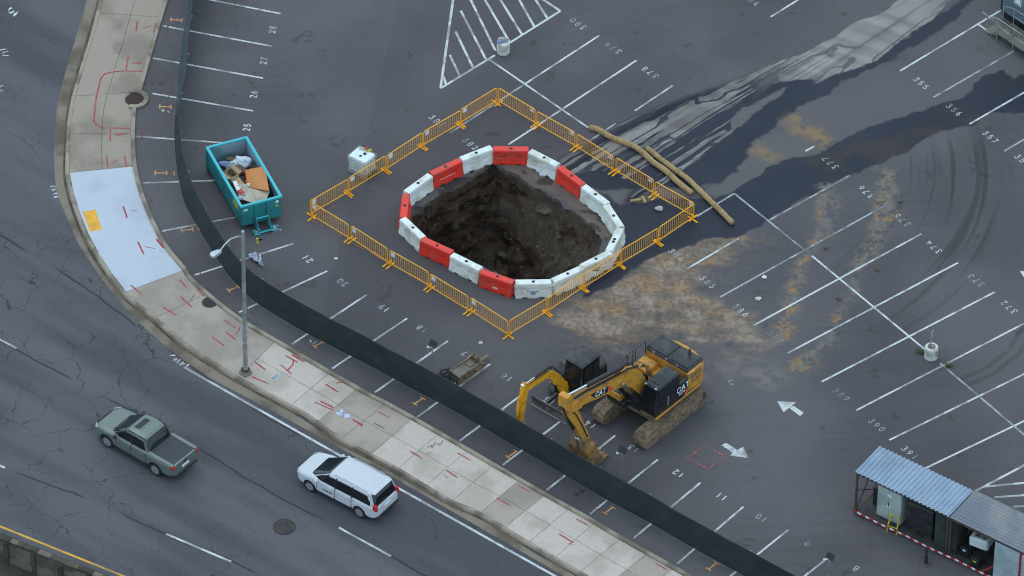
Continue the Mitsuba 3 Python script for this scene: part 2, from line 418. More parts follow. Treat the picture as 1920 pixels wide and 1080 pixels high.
DUST = [P2([(1330, 700), (1380, 690), (1440, 712)]), P2([(1425, 700), (1455, 712)])]
FLOW = math.atan2(*(at2(1200, 300) - at2(1500, 140))[::-1])
CF, SF = math.cos(FLOW), math.sin(FLOW)
HEAD = at2(2060, -210)
TW = math.atan2(*(at2(1427, 660) - at2(1040, 600))[::-1])
CT, ST = math.cos(TW), math.sin(TW)
ARC_C = at2(1283, 305)
SCRUB = [P2(q) for q in ([(1800, 712), (1850, 690), (1892, 655), (1925, 600)], [(1812, 722), (1865, 700), (1910, 664), (1945, 615)])]
SEAM = P2([(748, -20), (722, 110), (690, 240), (668, 330)])


def lot_masks(p):
    wx = fbm(p.x * 0.9, p.y * 0.9, 0.3, 3) - 0.5; wy = fbm(p.x * 0.9 + 31, p.y * 0.9, 0.7, 3) - 0.5
    x, y = p.x + wx * 1.1, p.y + wy * 1.1
    u, v = p.x * CF + p.y * SF, -p.x * SF + p.y * CF
    hx, hy = p.x - float(HEAD[0]), p.y - float(HEAD[1])
    hr = dr.sqrt(hx * hx + hy * hy) - 9.0; th = 1.9 * dr.atan2(hy * CF - hx * SF, hx * CF + hy * SF) + 0.014 * wx + 0.012 * wy
    streak = 0.34 * noise(hr * 0.16 + wx, th * 28.0, 2.1) + 0.41 * noise(hr * 0.22 + 1.3 * wx, th * 74.0 + 0.4 * wy, 4.4) + 0.25 * noise(hr * 0.5 + 2 * wx, th * 150.0, 6.1)
    wet = dr.maximum(smoothstep(0.10, -0.10, poly_sd(x, y, WET_A)), smoothstep(0.10, -0.10, poly_sd(x, y, WET_B)))
    silt_sd = poly_sd(p.x + wx * 0.5, p.y + wy * 0.5, SILT)
    return x, y, wx, wy, u, v, streak, wet, silt_sd, hr, th


def lot_color(p, n, uv):
    x, y, wx, wy, u, v, streak, wet, sd, hr, th = lot_masks(p)
    grain = noise(p.x * 14, p.y * 14, 0.5)
    big = fbm(p.x * 0.16, p.y * 0.16, 4.0, 3)
    c = mix((0.086, 0.079, 0.086), (0.126, 0.116, 0.122), smoothstep(0.22, 0.78, big)) * (0.90 + 0.20 * grain)
    # two paving lanes meet at the seam
    c = c * (1.0 + 0.05 * dr.select(p.x < float(SEAM[1][0]) + (p.y - float(SEAM[1][1])) * float((SEAM[2][0] - SEAM[1][0]) / (SEAM[2][1] - SEAM[1][1])), 1.0, -0.6))
    # curved tyre scrubs and long straight scuffs
    ax, ay = p.x - float(ARC_C[0]), p.y - float(ARC_C[1])
    rad = dr.sqrt(ax * ax + ay * ay); aa = dr.atan2(ay, ax)
    arcs = smoothstep(0.50, 0.75, 0.5 * noise(rad * 2.3 + wx * 0.5, aa * 2.2, 9.0) + 0.5 * noise(rad * 6.0 + wx * 0.5, aa * 3.0, 3.0)) * smoothstep(17.2, 16.2, rad) * smoothstep(9.5, 12.5, rad) * smoothstep(0.30, 0.05, aa) * smoothstep(-1.05, -0.6, aa)
    scuff = smoothstep(0.60, 0.85, noise(u * 0.16 + 40, v * 0.0 + (p.x * ST * 1.5 + p.y * CT * 3.0), 3.0)) * smoothstep(0.35, 0.7, fbm(p.x * 0.08 + 9, p.y * 0.08, 1.0, 2))
    c = c * (1 - 0.36 * arcs) * (1 - 0.05 * scuff)
    for A in SCRUB:
        c = c * (1 - 0.22 * smoothstep(0.05, -0.05, path_d(p.x + 0.15 * wx, p.y + 0.15 * wy, A, [.13] * len(A))) * smoothstep(0.3, 0.6, noise(p.x * 1.5, p.y * 1.5, 2.0)))
    oil = smoothstep(0.86, 0.93, noise(p.x * 1.1 + 50, p.y * 1.1, 1.0)) * smoothstep(0.4, 0.7, noise(p.x * 5, p.y * 5, 2.0))
    c = c * (1 - 0.22 * oil)
    # grey tongue and silt washed out along the flow
    wet_sky = mix((0.014, 0.018, 0.032), (0.026, 0.029, 0.045), fbm(p.x * 0.5, p.y * 0.5, 2.0, 3))  # dark wet asphalt, with the blue of mirrored sky mixed into its colour
    wet_sky = mix(wet_sky, (0.055, 0.038, 0.026), smoothstep(0.55, 0.75, fbm(p.x * 0.22 + 9, p.y * 0.30, 3.0, 3)) * smoothstep(0.3, 0.6, fbm(p.x * 0.9, p.y * 0.6, 8.0, 3)) * 0.6)
    fan = smoothstep(0.25, -0.25, sd)
    wetfan = dr.maximum(wet, fan * smoothstep(13.0, 18.0, hr) * smoothstep(0.40, 0.55, noise(hr * 0.12, th * 14.0, 8.0) + 0.18))
    chan = smoothstep(16.5, 11.0, hr)
    q = 0.495 - 0.34 * chan + 0.035 * wet
    cover = smoothstep(q - 0.035, q + 0.035, streak)
    rill = dr.maximum(smoothstep(0.055, 0.02, dr.abs(noise(hr * 0.13 + wx, th * 17.0, 5.0) - 0.5)), smoothstep(0.07, 0.03, dr.abs(noise(hr * 0.16 + 0.8 * wx, th * 40.0, 6.0) - 0.5)) * smoothstep(9.0, 14.0, hr) * 0.9)
    silt = smoothstep(0.06, -0.06, sd) * cover * (1 - 0.92 * rill)
    siltc = mix((0.14, 0.124, 0.118), (0.285, 0.258, 0.240), smoothstep(0.25, 0.65, fbm(hr * 0.12, th * 20.0, 7.0, 4))) * (0.74 + 0.50 * noise((p.x * 0.8 + p.y * 1.5) * 1.6 + wx, v * 0.30, 2.0))
    # tan mud smeared by the tracks
    mu, mv = p.x * CT + p.y * ST, -p.x * ST + p.y * CT
    ms = fbm(mu * 0.30 + wx * 2, mv * 1.6 + wy * 1.5, 3.3, 4); mt = 0.5 * fbm(mu * 0.55 + 7, mv * 1.8 + wy, 8.8, 4) + 0.5 * fbm(p.x * 1.9, p.y * 1.9, 4.0, 4)
    mud = smoothstep(0.25, -1.3, poly_sd(x, y, MUD) + 2.2 * (fbm(mu * 0.7, mv * 2.4, 5.0, 3) - 0.5)) * smoothstep(0.16, 0.44, ms + 0.05)
    mudc = mix(mix((0.135, 0.104, 0.082), (0.295, 0.225, 0.175), smoothstep(0.25, 0.75, mt)), (0.30, 0.175, 0.085), smoothstep(0.46, 0.68, 0.6 * fbm(mu * 0.40 + 3, mv * 1.7 + 2 * wy, 1.2, 4) + 0.4 * fbm(p.x * 1.3 + 3, p.y * 1.3, 1.0, 3)) * 0.7) * (0.82 + 0.36 * fbm(p.x * 3.0, p.y * 3.0, 2.0, 3))
    grit = fbm(p.x * 7.0, p.y * 7.0, 3.0, 3)
    film = smoothstep(1.9, -1.2, poly_sd(x, y, MUD)) * smoothstep(0.40, 0.66, 0.55 * ms + 0.45 * fbm(mu * 0.9, mv * 4.0, 6.0, 3)) * smoothstep(0.3, 0.55, grit)
    c = mix(c, (0.175, 0.142, 0.112), film * 0.55)
    c = mix(c, mudc * (0.72 + 0.56 * grit), mud * (0.70 + 0.22 * smoothstep(0.35, 0.55, grit)))
    c = mix(c, wet_sky, wetfan)
    c = mix(c, siltc, silt * 0.90)
    ton = dr.maximum(smoothstep(0.08, -0.08, poly_sd(x, y, TONGUE)), smoothstep(0.08, -0.08, poly_sd(x, y, SILT_B)))
    c = mix(c, mix((0.105, 0.10, 0.10), (0.135, 0.128, 0.125), grain), ton * 0.9)
    # two ruts of dropped clay, in clods
    clod = fbm(p.x * 2.6, p.y * 2.6, 1.7, 4)
    rut = dr.maximum(smoothstep(0.55, -0.45, path_d(x, y, RUT_A, [.30, .34, .25, .25, .38, .30, .34])), smoothstep(0.55, -0.45, path_d(x, y, RUT_B, [.15, .55, .55, .35, .25, .16, .16, .3, .35, .42])))
    clay = mix((0.185, 0.16, 0.135), (0.33, 0.19, 0.08), smoothstep(0.52, 0.68, fbm(p.x * 1.6 + 5, p.y * 1.6, 2.0, 4))) * (0.8 + 0.4 * noise(p.x * 9, p.y * 9, 1.0))
    c = mix(c, clay, rut * smoothstep(0.42, 0.56, 0.6 * clod + 0.4 * fbm(p.x * 6.5, p.y * 6.5, 3.0, 3) + 0.12 * (rut - 0.5)) * 0.82)
    for k, O in enumerate(ORANGE):
        o = smoothstep(0.35, -0.35, poly_sd(x, y, O)) * smoothstep(0.30, 0.55, clod)
        c = mix(c, mix((0.30, 0.17, 0.07), (0.20, 0.155, 0.11), fbm(p.x * 2, p.y * 2, 5.0, 3)), o * 0.85)
    for O in DUST:
        o = smoothstep(0.7, -0.3, path_d(x, y, O, [.35] * len(O))) * smoothstep(0.35, 0.6, clod)
        c = mix(c, (0.20, 0.175, 0.16), o * 0.5)
    sh = smoothstep(0.15, -0.1, poly_sd(x, y, SHELF))
    c = mix(c, mix((0.095, 0.074, 0.060), (0.185, 0.148, 0.122), fbm(p.x * 0.8, p.y * 2.0, 5.0, 4)), sh * 0.92)
    spl = smoothstep(0.56, 0.64, fbm(p.x * 1.7 + 8, p.y * 1.7, 6.0, 3)) * sh
    c = mix(c, (0.050, 0.036, 0.028), spl * 0.8)
    sw = smoothstep(0.12, -0.1, poly_sd(x, y, SHELF_W))
    return mix(c, mix((0.04, 0.038, 0.038), (0.11, 0.105, 0.10), smoothstep(0.42, 0.52, fbm(p.x * 0.7 + 3, p.y * 1.6, 1.0, 3))), sw * 0.9)


def lot_rough(p, n, uv):
    x, y, wx, wy, u, v, streak, wet, sd, hr, th = lot_masks(p)
    return 0.85 - 0.45 * wet


B('lot_asphalt', pr(mikit.proc(lot_color), mikit.proc(lot_rough), 0.0, 0.22))

LANE = math.atan2(*(at2(733, 1043) - at2(640, 990))[::-1]); CL, SL = math.cos(LANE), math.sin(LANE)
JOINTS = [P2(q, -0.15) for q in ([(-40, 620), (30, 655), (200, 745), (330, 815), (533, 940), (640, 990), (733, 1043), (900, 1140)],
                                 [(-40, 850), (8, 878), (150, 930), (310, 1001), (433, 1053), (560, 1110)],
                                 [(0, 440), (100, 500), (190, 560), (280, 630), (420, 735), (560, 815)])]


def road_color(p, n, uv):
    wx = fbm(p.x * 0.8, p.y * 0.8, 0.3, 4) - 0.5; wy = fbm(p.x * 0.8 + 31, p.y * 0.8, 0.7, 4) - 0.5
    u, v = p.x * CL + p.y * SL, -p.x * SL + p.y * CL
    big = fbm(u * 0.10, v * 0.55, 4.0, 3)
    c = mix((0.078, 0.076, 0.086), (0.118, 0.114, 0.126), smoothstep(0.3, 0.72, big)) * (0.9 + 0.2 * noise(p.x * 15, p.y * 15, 0.5))
    f1, f2, w = voronoi((p.x + wx * 2.3) * 0.50, (p.y + wy * 2.3) * 0.50)
    amount = smoothstep(0.30, 0.60, fbm(p.x * 0.14 + 3, p.y * 0.14, 6.0, 2)) * smoothstep(0.25, 0.45, noise(p.x * 0.7, p.y * 0.7, 3.0))
    crack = smoothstep(0.026, 0.008, f2 - f1) * (0.25 + 0.75 * amount)
    for J in JOINTS:
        d = path_d(p.x + wx * 0.35, p.y + wy * 0.35, J, [0.0] * len(J))
        crack = dr.maximum(crack, smoothstep(0.085, 0.03, d) * smoothstep(0.25, 0.5, noise(u * 0.5, 1.0, 2.0)))
    return mix(c, (0.026, 0.027, 0.030), crack * 0.72)


B('road_asphalt', pr(mikit.proc(road_color), 0.85, 0.0, 0.22))


PIT_X = at2(990, 400)[0]


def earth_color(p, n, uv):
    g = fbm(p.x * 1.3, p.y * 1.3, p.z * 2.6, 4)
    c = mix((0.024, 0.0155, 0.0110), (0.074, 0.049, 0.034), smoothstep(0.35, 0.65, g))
    pale_east = smoothstep(0.42, 0.58, fbm(p.x * 0.35 + 2, p.y * 0.35, p.z * 0.8, 3) + 0.10 * (p.x - float(PIT_X)) * 0.5)  # patches of paler earth, more of them towards the east side
    c = mix(c, mix((0.060, 0.046, 0.036), (0.135, 0.104, 0.080), fbm(p.x * 2.2, p.y * 2.2, p.z * 5.0, 4)), pale_east * 0.85)
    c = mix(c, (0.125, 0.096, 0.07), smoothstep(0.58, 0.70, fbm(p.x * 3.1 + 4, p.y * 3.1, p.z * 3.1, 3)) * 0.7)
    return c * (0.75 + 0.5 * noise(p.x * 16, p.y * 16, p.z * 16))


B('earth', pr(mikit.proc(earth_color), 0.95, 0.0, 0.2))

# ------------------------------------------------------------------ ground sheets
ZR = -0.15          # the street lies one kerb below the pavement
K = smooth_line(P2([(215, -80), (193, 0), (176.7, 63), (156.7, 127), (140, 187), (132.5, 240), (130, 300), (131, 330), (139.7, 370), (154, 411), (174.7, 457), (201, 500), (237, 548), (293, 595), (350, 643), (433, 697),
                    (511, 739), (544, 757), (582, 778), (640, 820), (747, 877), (840, 933), (907, 963), (993, 1015), (1087, 1070), (1200, 1135), (1500, 1308)]), 160)
G0 = smooth_line(P2([(185, -80), (163, 0), (143, 67), (125, 127), (110, 187), (102, 253), (101.5, 300), (106.5, 360), (126.7, 410), (147, 457), (176.7, 503), (213, 552), (253, 597), (300, 640), (353, 682), (407, 716),
                     (447, 737), (551, 793), (760, 909), (1048, 1075), (1500, 1333)], ZR), 160)
BI = smooth_line(P2([(330, -80), (308, 0), (295, 43), (276, 108), (259, 168), (251, 190), (248, 207), (246, 241), (247, 290), (252, 330), (266, 377), (283, 418), (307, 464), (341, 505), (360, 531), (440, 597), (540, 657), (667, 731), (737, 768),
                     (853, 834), (923, 875), (1017, 929), (1103, 977), (1160, 1011), (1280, 1079), (1560, 1240)]), 160)
BO = offset(BI, 0.20)
if np.linalg.norm(BO - at2(500, 300), axis=1).min() > np.linalg.norm(BI - at2(500, 300), axis=1).min(): BO = offset(BI, -0.20)
z3 = lambda P, z: np.c_[P, np.full(len(P), z)]
RIM = P2([(925, 303), (948, 318), (985, 340), (1040, 372), (1092, 410), (1115, 432), (1128, 452), (1120, 478), (1095, 500), (1050, 518), (1000, 530), (965, 528), (910, 503), (850, 474), (800, 448), (776, 424), (768, 404), (795, 385), (826, 362), (858, 344), (895, 325)])
rim_poly = Polygon(resample(np.vstack([RIM, RIM[:1]]), 220)).buffer(0)
rim_v = np.array(rim_poly.exterior.coords)[:-1]
rim_n = np.c_[rim_v, np.zeros(len(rim_v))]
rim_v = rim_v + 0.11 * np.c_[meshkit.noise(rim_n * 1.9, 3) - .5, meshkit.noise(rim_n * 1.9, 4) - .5] * 2 + 0.10 * np.c_[meshkit.noise(rim_n * 5.5, 5) - .5, meshkit.noise(rim_n * 5.5, 6) - .5] * 2
rim_poly = Polygon(rim_v).buffer(0)
lot_poly = Polygon(np.vstack([BO, [[120, -60], [120, 120], [-30, 120]]])).buffer(0).difference(rim_poly)
struct('parking_lot', flat(lot_poly, 0.0), 'lot_asphalt')
street_poly = Polygon(np.vstack([G0, [[30, -60], at2(1000, 1400), at2(232, 1092, ZR), at2(0, 1001, ZR), at2(-900, 640, ZR), [-120, 40], [-30, 60]]])).buffer(0)
struct('street', flat(street_poly, ZR), 'road_asphalt')
struct('ground', flat(Polygon([(-900, -900), (900, -900), (900, 900), (-900, 900)]).difference(rim_poly.buffer(3.0)), -1.6), 'verge_soil')

side_base = struct('sidewalk', strip(z3(K, -0.02), z3(BI, -0.02)), 'joint_dark')
KO = offset(K, 0.17)
if np.linalg.norm(KO - at2(0, 900), axis=1).min() > np.linalg.norm(K - at2(0, 900), axis=1).min(): KO = offset(K, -0.17)
kerb = cat([strip(z3(KO, 0.012), z3(K, 0.012)), strip(z3(KO + (KO - K) * 0.25, ZR + 0.01), z3(KO, 0.012)), strip(z3(K, 0.012), z3(K, -0.05))])
struct('kerb', kerb, 'concrete_kerb')
frames['gutter'] = np.eye(4)
struct('gutter', strip(z3(G0, ZR + 0.008), z3(KO + (KO - K) * 0.25, ZR + 0.012)), 'concrete_gutter')
mh = np.linalg.norm((BI + BO) / 2 - at2(252, 187), axis=1) < .52; bk = []
for run in (slice(0, int(np.argmax(mh))), slice(len(mh) - int(np.argmax(mh[::-1])), None)):
    bi, bo = BI[run], BO[run]; bk += [strip(z3(bi, 0.11), z3(bo, 0.11)), strip(z3(bi, -0.05), z3(bi, 0.11)), strip(z3(bo, 0.11), z3(bo, -0.02))]
bk = cat(bk)
KF = KO + (KO - K) * 0.25; KG = KO + (KO - K) * (0.75 + 0.5 * meshkit.noise(z3(KO * 0.6, 0), 2))[:, None]
part('gutter', 'dirt_line', strip(z3(KG, ZR + 0.018), z3(KF, ZR + 0.020)), 'gutter_dirt')
struct('back_kerb', bk, 'concrete_kerb')

# pavement slabs between the two kerbs, each with its own joint
def along(P, q):
    s = np.r_[0, np.cumsum(np.linalg.norm(np.diff(P, axis=0), axis=1))]; L = LineString(P); return L.project(Point(q))
def piece(P, s0, s1, n=7):
    L = LineString(P); return [np.array(L.interpolate(s).coords[0]) for s in np.linspace(s0, s1, n)]
JP = [((207, -50), (322, -50)), ((173, 23), (300, 32)), ((141, 180), (258, 172)), ((133, 250), (248, 250)), ((130, 324), (250, 312)), ((238, 546), (341, 508)), ((293, 595), (378, 555)), ((450, 705), (516, 640)),
      ((549, 757), (614, 702)), ((596, 790), (663, 734)), ((646, 818), (718, 760)), ((700, 848), (768, 788)), ((748, 877), (817, 817)), ((803, 907), (870, 850)), ((853, 935), (920, 875)), ((900, 962), (970, 903)),
      ((947, 988), (1017, 932)), ((993, 1015), (1063, 957)), ((1042, 1044), (1110, 984)), ((1090, 1071), (1160, 1012)), ((1138, 1098), (1210, 1040)), ((1186, 1126), (1260, 1068)), ((1234, 1154), (1310, 1096)), ((1282, 1182), (1360, 1124))]
for i, (j0, j1) in enumerate(zip(JP[:-1], JP[1:])):
    a0, a1 = along(K, at2(*j0[0])), along(K, at2(*j1[0])); b0, b1 = along(BI, at2(*j0[1])), along(BI, at2(*j1[1]))
    A, C = piece(K, a0, a1), piece(BI, b0, b1)
    cuts = (0, 1) if i in (4, 5, 6) else (0, 0.52, 1)
    for t0, t1 in zip(cuts[:-1], cuts[1:]):
        lo = [a + (b - a) * t0 for a, b in zip(A, C)]; hi = [a + (b - a) * t1 for a, b in zip(A, C)]
        g = Polygon(lo + hi[::-1]).buffer(0).buffer(-0.012)
        mt = 'slab_white' if i == 4 else 'concrete_old' if i < 4 else 'concrete_mid' if i in (5, 6) or (i == 9) else 'concrete_light' if (i * 7 + int(t0 * 10)) % 5 else 'concrete_mid'
        part(side_base, 'slab', prism(g, -0.06, 0.006 if i == 4 else 0.0), mt, label='fresh white slab with a yellow square near the street' if i == 4 else None)
mat_q = P2([(155, 397), (178.5, 393), (191.5, 430), (168.5, 434)], 0.012)
part(side_base, 'yellow_square', prism(mat_q, 0.007, 0.014), 'yellow_mat')
part(side_base, 'pale_plate', prism(P2([(640, 768), (660, 780), (648, 786), (628, 774)]), 0.001, 0.01), 'pale_sheet', label='pale rectangular plate set in the pavement')

# pit: steep ragged walls cut into layered earth, rubble on its floor
x0, y0, x1, y1 = rim_poly.bounds
gx, gy = np.meshgrid(np.linspace(x0 - .4, x1 + .4, 190), np.linspace(y0 - .4, y1 + .4, 190), indexing='ij')
pts = np.c_[gx.ravel(), gy.ravel()]
inside = shapely.contains_xy(rim_poly, pts[:, 0], pts[:, 1])
dist = shapely.distance(shapely.points(pts), rim_poly.exterior) * np.where(inside, 1, -1)
q3 = np.c_[pts, np.zeros(len(pts))]
ne = np.clip((pts[:, 0] - x0) / (x1 - x0) * 1.2 - 0.25, 0, 1)     # the east bank has slumped and lies flatter
wid = 0.30 + 2.3 * ne + 0.35 * meshkit.noise(q3 * 0.9, 9)
t = np.clip((dist + 0.05) / wid, 0, 1)
depth = 4.9 - 1.3 * ne
prof = 0.10 * (dist > 0.0) + 0.90 * (t ** 0.8)
z = -depth * prof + np.where(t > 0, 1, 0) * ((meshkit.fbm(q3 * 1.1, 4, 11) - .5) * 0.8 + (meshkit.fbm(q3 * 3.7, 3, 12) - .5) * 0.44 + np.maximum(meshkit.fbm(q3 * 2.3, 2, 15) - .62, 0) * 1.6) * np.clip(t * 2.2, 0, 1)
z = np.where(dist < 0.0, -0.16, np.minimum(z, -0.05))
disp = np.clip(t * 3, 0, 1)[:, None] * 0.16 * (np.c_[meshkit.noise(np.c_[pts * 2.2, z], 21), meshkit.noise(np.c_[pts * 2.2, z], 22)] - .5)
n_ = 190
ii, jj = np.meshgrid(np.arange(n_ - 1), np.arange(n_ - 1), indexing='ij'); a_ = ii * n_ + jj
quads = np.stack([a_, a_ + n_, a_ + n_ + 1, a_ + 1], -1).reshape(-1, 4)
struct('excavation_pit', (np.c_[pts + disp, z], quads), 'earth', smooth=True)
ring = np.vstack([rim_v, rim_v[:1]])
part('parking_lot', 'cut_asphalt_edge', strip(z3(ring, 0.0), z3(ring, -0.22)), 'asphalt_edge')
frames['parking_lot'] = np.eye(4)
rng = random.Random(4)
def pit_z(x, y): return float(z[np.argmin((pts[:, 0] - x) ** 2 + (pts[:, 1] - y) ** 2)])
rub = []
for k in range(300):
    x, y = rng.uniform(x0, x1), rng.uniform(y0, y1)
    if rim_poly.buffer(-0.35).contains(Point(x, y)):
        r = rng.choice([.045, .055, .06, .075, .10]); m = ico(r, 1, k, .4, (1.2, 1, .75)); m.apply_translation((x, y, pit_z(x, y) + r * .3)); rub.append(m)
key = numbered('rubble'); frames[key] = np.eye(4); scene[key] = mikit.ply(cat(rub), 'rock'); labels[key] = {'kind': 'stuff', 'label': 'small stones and clods strewn over the floor of the pit'}
for k, (px, py, r, lab) in enumerate([(1022, 442, .42, 'largest pale boulder on the slumped side of the pit'), (961, 388, .26, 'rock low on the far wall of the pit'), (945, 454, .22, 'small pale rock on the dark floor of the pit')]):
    w = at(px, py, -2.2); zz = pit_z(w[0], w[1])
    w = at(px, py, zz); zz = pit_z(w[0], w[1]); w = at(px, py, zz)
    solo('boulder', ico(r, 2, 40 + k, .45, (1.3, .95, .6)), 'rock', lab, 'rock', (w[0], w[1], pit_z(w[0], w[1]) + r * .15), k * 1.1)
# ------------------------------------------------------------------ paint on the asphalt
LOT = 'parking_lot'
def stall(a, b, mat='white_paint', w=0.11, holder=LOT, z=0.004, name='stall_line'):
    zz = z if holder == LOT else ZR + z
    return part(holder, name, quadline(at2(*a, 0 if holder == LOT else ZR), at2(*b, 0 if holder == LOT else ZR), w, zz), mat)


edge_row = [((300, -19), (526, 25.7)), ((304, 48.3), (510, 86.7)), ((287, 109), (493.3, 146.7)), ((285.7, 175.3), (474.7, 208)), ((255.7, 255.7), (450, 270)), ((269, 343), (440, 337)), ((304, 433.3), (480, 400)),
            ((365, 515.7), (550, 456.7)), ((448, 585.7), (613.3, 508.3)), ((546.7, 645.7), (687, 553)), ((623, 691), (763, 597)), ((703, 735.7), (840, 639)), ((782.7, 781.7), (919, 682.5)), ((861.7, 826.7), (1000, 724)),
            ((942.7, 871.7), (1077, 770)), ((1025, 919), (1153.3, 816.7)), ((1106, 964), (1233.3, 861.7)), ((1188.3, 1009), (1313.3, 905)), ((1270, 1056.7), (1394, 950)), ((1345, 1100), (1477.3, 994)), ((1425, 1146), (1561, 1039)), ((1506, 1190), (1644, 1085))]
for a, b in edge_row: stall(a, b)
for a, b, m in [((1350.7, 556.7), (1661.7, 384), 'faded_paint'), ((1413.3, 610), (1727.7, 438.3), 'white_paint'), ((1476.7, 662.3), (1796, 492.7), 'white_paint'), ((1540.7, 715.7), (1865, 547.7), 'white_paint'), ((1605.7, 769.3), (1960, 586), 'white_paint'),
                ((1667.7, 825), (1980, 672), 'white_paint'), ((1731, 880), (1990, 756), 'white_paint'), ((1288.3, 504), (1385, 447), 'white_paint'), ((1443.3, 412.3), (1592.7, 329.3), 'faded_paint'), ((1306, 406), (1376.7, 362.7), 'faded_paint'),
                ((1510, 283.5), (1526.7, 274.3), 'white_paint'), ((1376.7, 362.7), (1506.7, 467.3), 'faded_paint'), ((1522, 479.5), (1740, 660), 'white_paint'), ((1763, 681), (1960, 849), 'faded_paint'),
                ((844, 249.3), (985, 157), 'faded_paint'), ((985.5, 156.7), (1123.3, 66.7), 'white_paint'), ((953.3, 271), (1193.3, 113.3), 'white_paint'), ((1106, 264), (1155, 231), 'faded_paint'), ((1190, 208), (1261, 160.7), 'white_paint'),
                ((915, 110), (1103.3, 239.5), 'white_paint'), ((1445, 31.7), (1525, -18), 'white_paint'), ((1687.3, 133.3), (1877, 19), 'white_paint'), ((1750, 182.7), (1902, 95), 'faded_paint'), ((1817.7, 232.7), (1990, 133), 'white_paint'),
                ((1883.3, 283.3), (1990, 220), 'white_paint'), ((1833.3, 45), (1862, 65), 'white_paint'), ((1842, 22), (1868, 43), 'faded_paint')]:
    stall(a, b, m)
# hatched no-parking triangles
for a, b in [((858, -60), (826, 165.7)), ((826, 165.7), (928, 103.5)), ((953, 82), (1050.5, 20.7)), ((1050.5, 20.7), (930, -60)), ((831, 143), (836.5, 158)), ((843.5, 103), (862.7, 144)), ((854, 59), (887, 127)), ((864, 20), (911, 111)),
             ((868, -30), (929, 95)), ((892, -30), (955, 78)), ((920, -30), (979, 65)), ((957, -30), (1003, 52)), ((998, -10), (1027, 35))]:
    stall(a, b, w=0.13, name='hatch_line')
for a, b in [((1847, 912.5), (1985, 899)), ((1825, 923), (1985, 838)), ((1865, 932.5), (1985, 924)), ((1900, 950), (1985, 946))]:
    stall(a, b, w=0.13, name='hatch_line')


def digits(text, c, base, h=0.36, adv=0.37, mat='white_paint', holder=LOT, name='stall_number'):
    o = at2(*c); d = at2(c[0] + base[0], c[1] + base[1]) - o; a = math.atan2(d[1], d[0]); ms = []
    for k, ch in enumerate(text):
        m = fbox(0, h * (.20 if len(text) < 3 else .15), 0, h, 0, .0015) if ch == '1' else meshkit.text_mesh(ch, h, 0.0015, bold=holder != LOT or len(text) < 3)
        lo, hi = m.bounds[0], m.bounds[1]; m.apply_translation((-(lo[0] + hi[0]) / 2, -(lo[1] + hi[1]) / 2, 0))
        m.apply_scale((0.86, 1, 1))
        m.apply_translation(((k - (len(text) - 1) / 2) * adv, 0, 0)); ms.append(m)
    m = cat(ms); m.apply_transform(M((o[0], o[1], 0.004), a)); part(holder, name, m, mat)


for tx, c in [('29', (531, -7)), ('28', (511, 56)), ('27', (494.3, 114)), ('26', (476, 177)), ('25', (463, 239))]: digits(tx, c, (15, -58), adv=0.32)
for tx, c, b in [('22', (518, 428), (-28, -45)), ('21', (576.5, 485.5), (-60, -52)), ('20', (642, 530), (-68, -48)), ('19', (720, 578), (-74, -46)), ('18', (791.5, 616.5), (-77, -44)), ('17', (876, 665), (-78, -44)), ('16', (950, 708), (-78, -44)), ('15', (1030, 752), (-78, -44)), ('14', (1107, 796), (-79, -45)),
                 ('13', (1188, 841), (-80, -45)), ('12', (1272, 888), (-80, -45)), ('11', (1353, 931), (-81, -45)), ('10', (1428, 971), (-82, -45))]: digits(tx, c, b, adv=0.34, mat='faded_paint' if tx in ('16', '17', '18', '20', '22') else 'white_paint')
digits('9', (1514, 1019), (-82, -45), mat='faded_paint'); digits('8', (1605, 1066), (-82, -45), mat='faded_paint')
for tx, c in [('380', (1084, 45)), ('379', (1150, 90)), ('378', (1219, 136))]: digits(tx, c, (-68, -47), adv=0.40)
for tx, c in [('377', (1557, 305.5)), ('376', (1624, 360)), ('375', (1692, 413)), ('374', (1751, 463.5)), ('373', (1830, 526)), ('372', (1892, 576))]: digits(tx, c, (-66, -54), adv=0.40)
for tx, c in [('381', (819, 227)), ('382', (882, 270)), ('384', (1268, 478)), ('385', (1327, 529)), ('386', (1389, 582)), ('387', (1453, 632)), ('389', (1577, 740)), ('390', (1644, 797)), ('391', (1706, 849)),
              ('354', (1409, 0)), ('355', (1727, 156)), ('356', (1789, 206)), ('357', (1857, 257)), ('358', (1917, 301))]:
    digits(tx, c, (64, 51), adv=0.38, mat='faded_paint' if tx in ('387', '389', '390') else 'white_paint')
for head, shaft in [([(1456.7, 751.7), (1493, 754.5), (1469, 773)], [(1480, 765), (1488, 761), (1507, 774), (1500, 780)]), ([(1404, 859), (1393, 837.5), (1368, 854)], [(1353, 835), (1361, 830.5), (1382, 843), (1375, 850)]),
                    ([(1912, 508), (1950, 512), (1926, 530)], [(1936, 521), (1944, 517), (1964, 531), (1957, 537)])]:
    part(LOT, 'direction_arrow', [flat(P2(head), 0.004), flat(P2(shaft), 0.004)], 'white_paint')


def dash(a, b, w, mat, zt, z, holder, name='spray_mark', parts=1):
    for k in range(parts):
        t0, t1 = k / parts, (k + .72) / parts if parts > 1 else 1
        p, q = np.asarray(a, float), np.asarray(b, float)
        part(holder, name, quadline(at2(*(p + (q - p) * t0), zt), at2(*(p + (q - p) * t1), zt), w, zt + z), mat)


def spray(pts, w, mat, zt, holder, name='spray_mark'):
    """A hand-sprayed line: its width wavers along it."""
    P = resample(np.array([at2(*q, zt) for q in pts]), max(6, 4 * len(pts)))
    L = LineString(P + 0.03 * (np.c_[meshkit.noise(z3(P * 2.1, 0), 5), meshkit.noise(z3(P * 2.1, 0), 6)] - .5))
    part(holder, name, flat(L.buffer(w * 0.42, cap_style=2), zt + (0.010 if holder == side_base else 0.005)), mat)


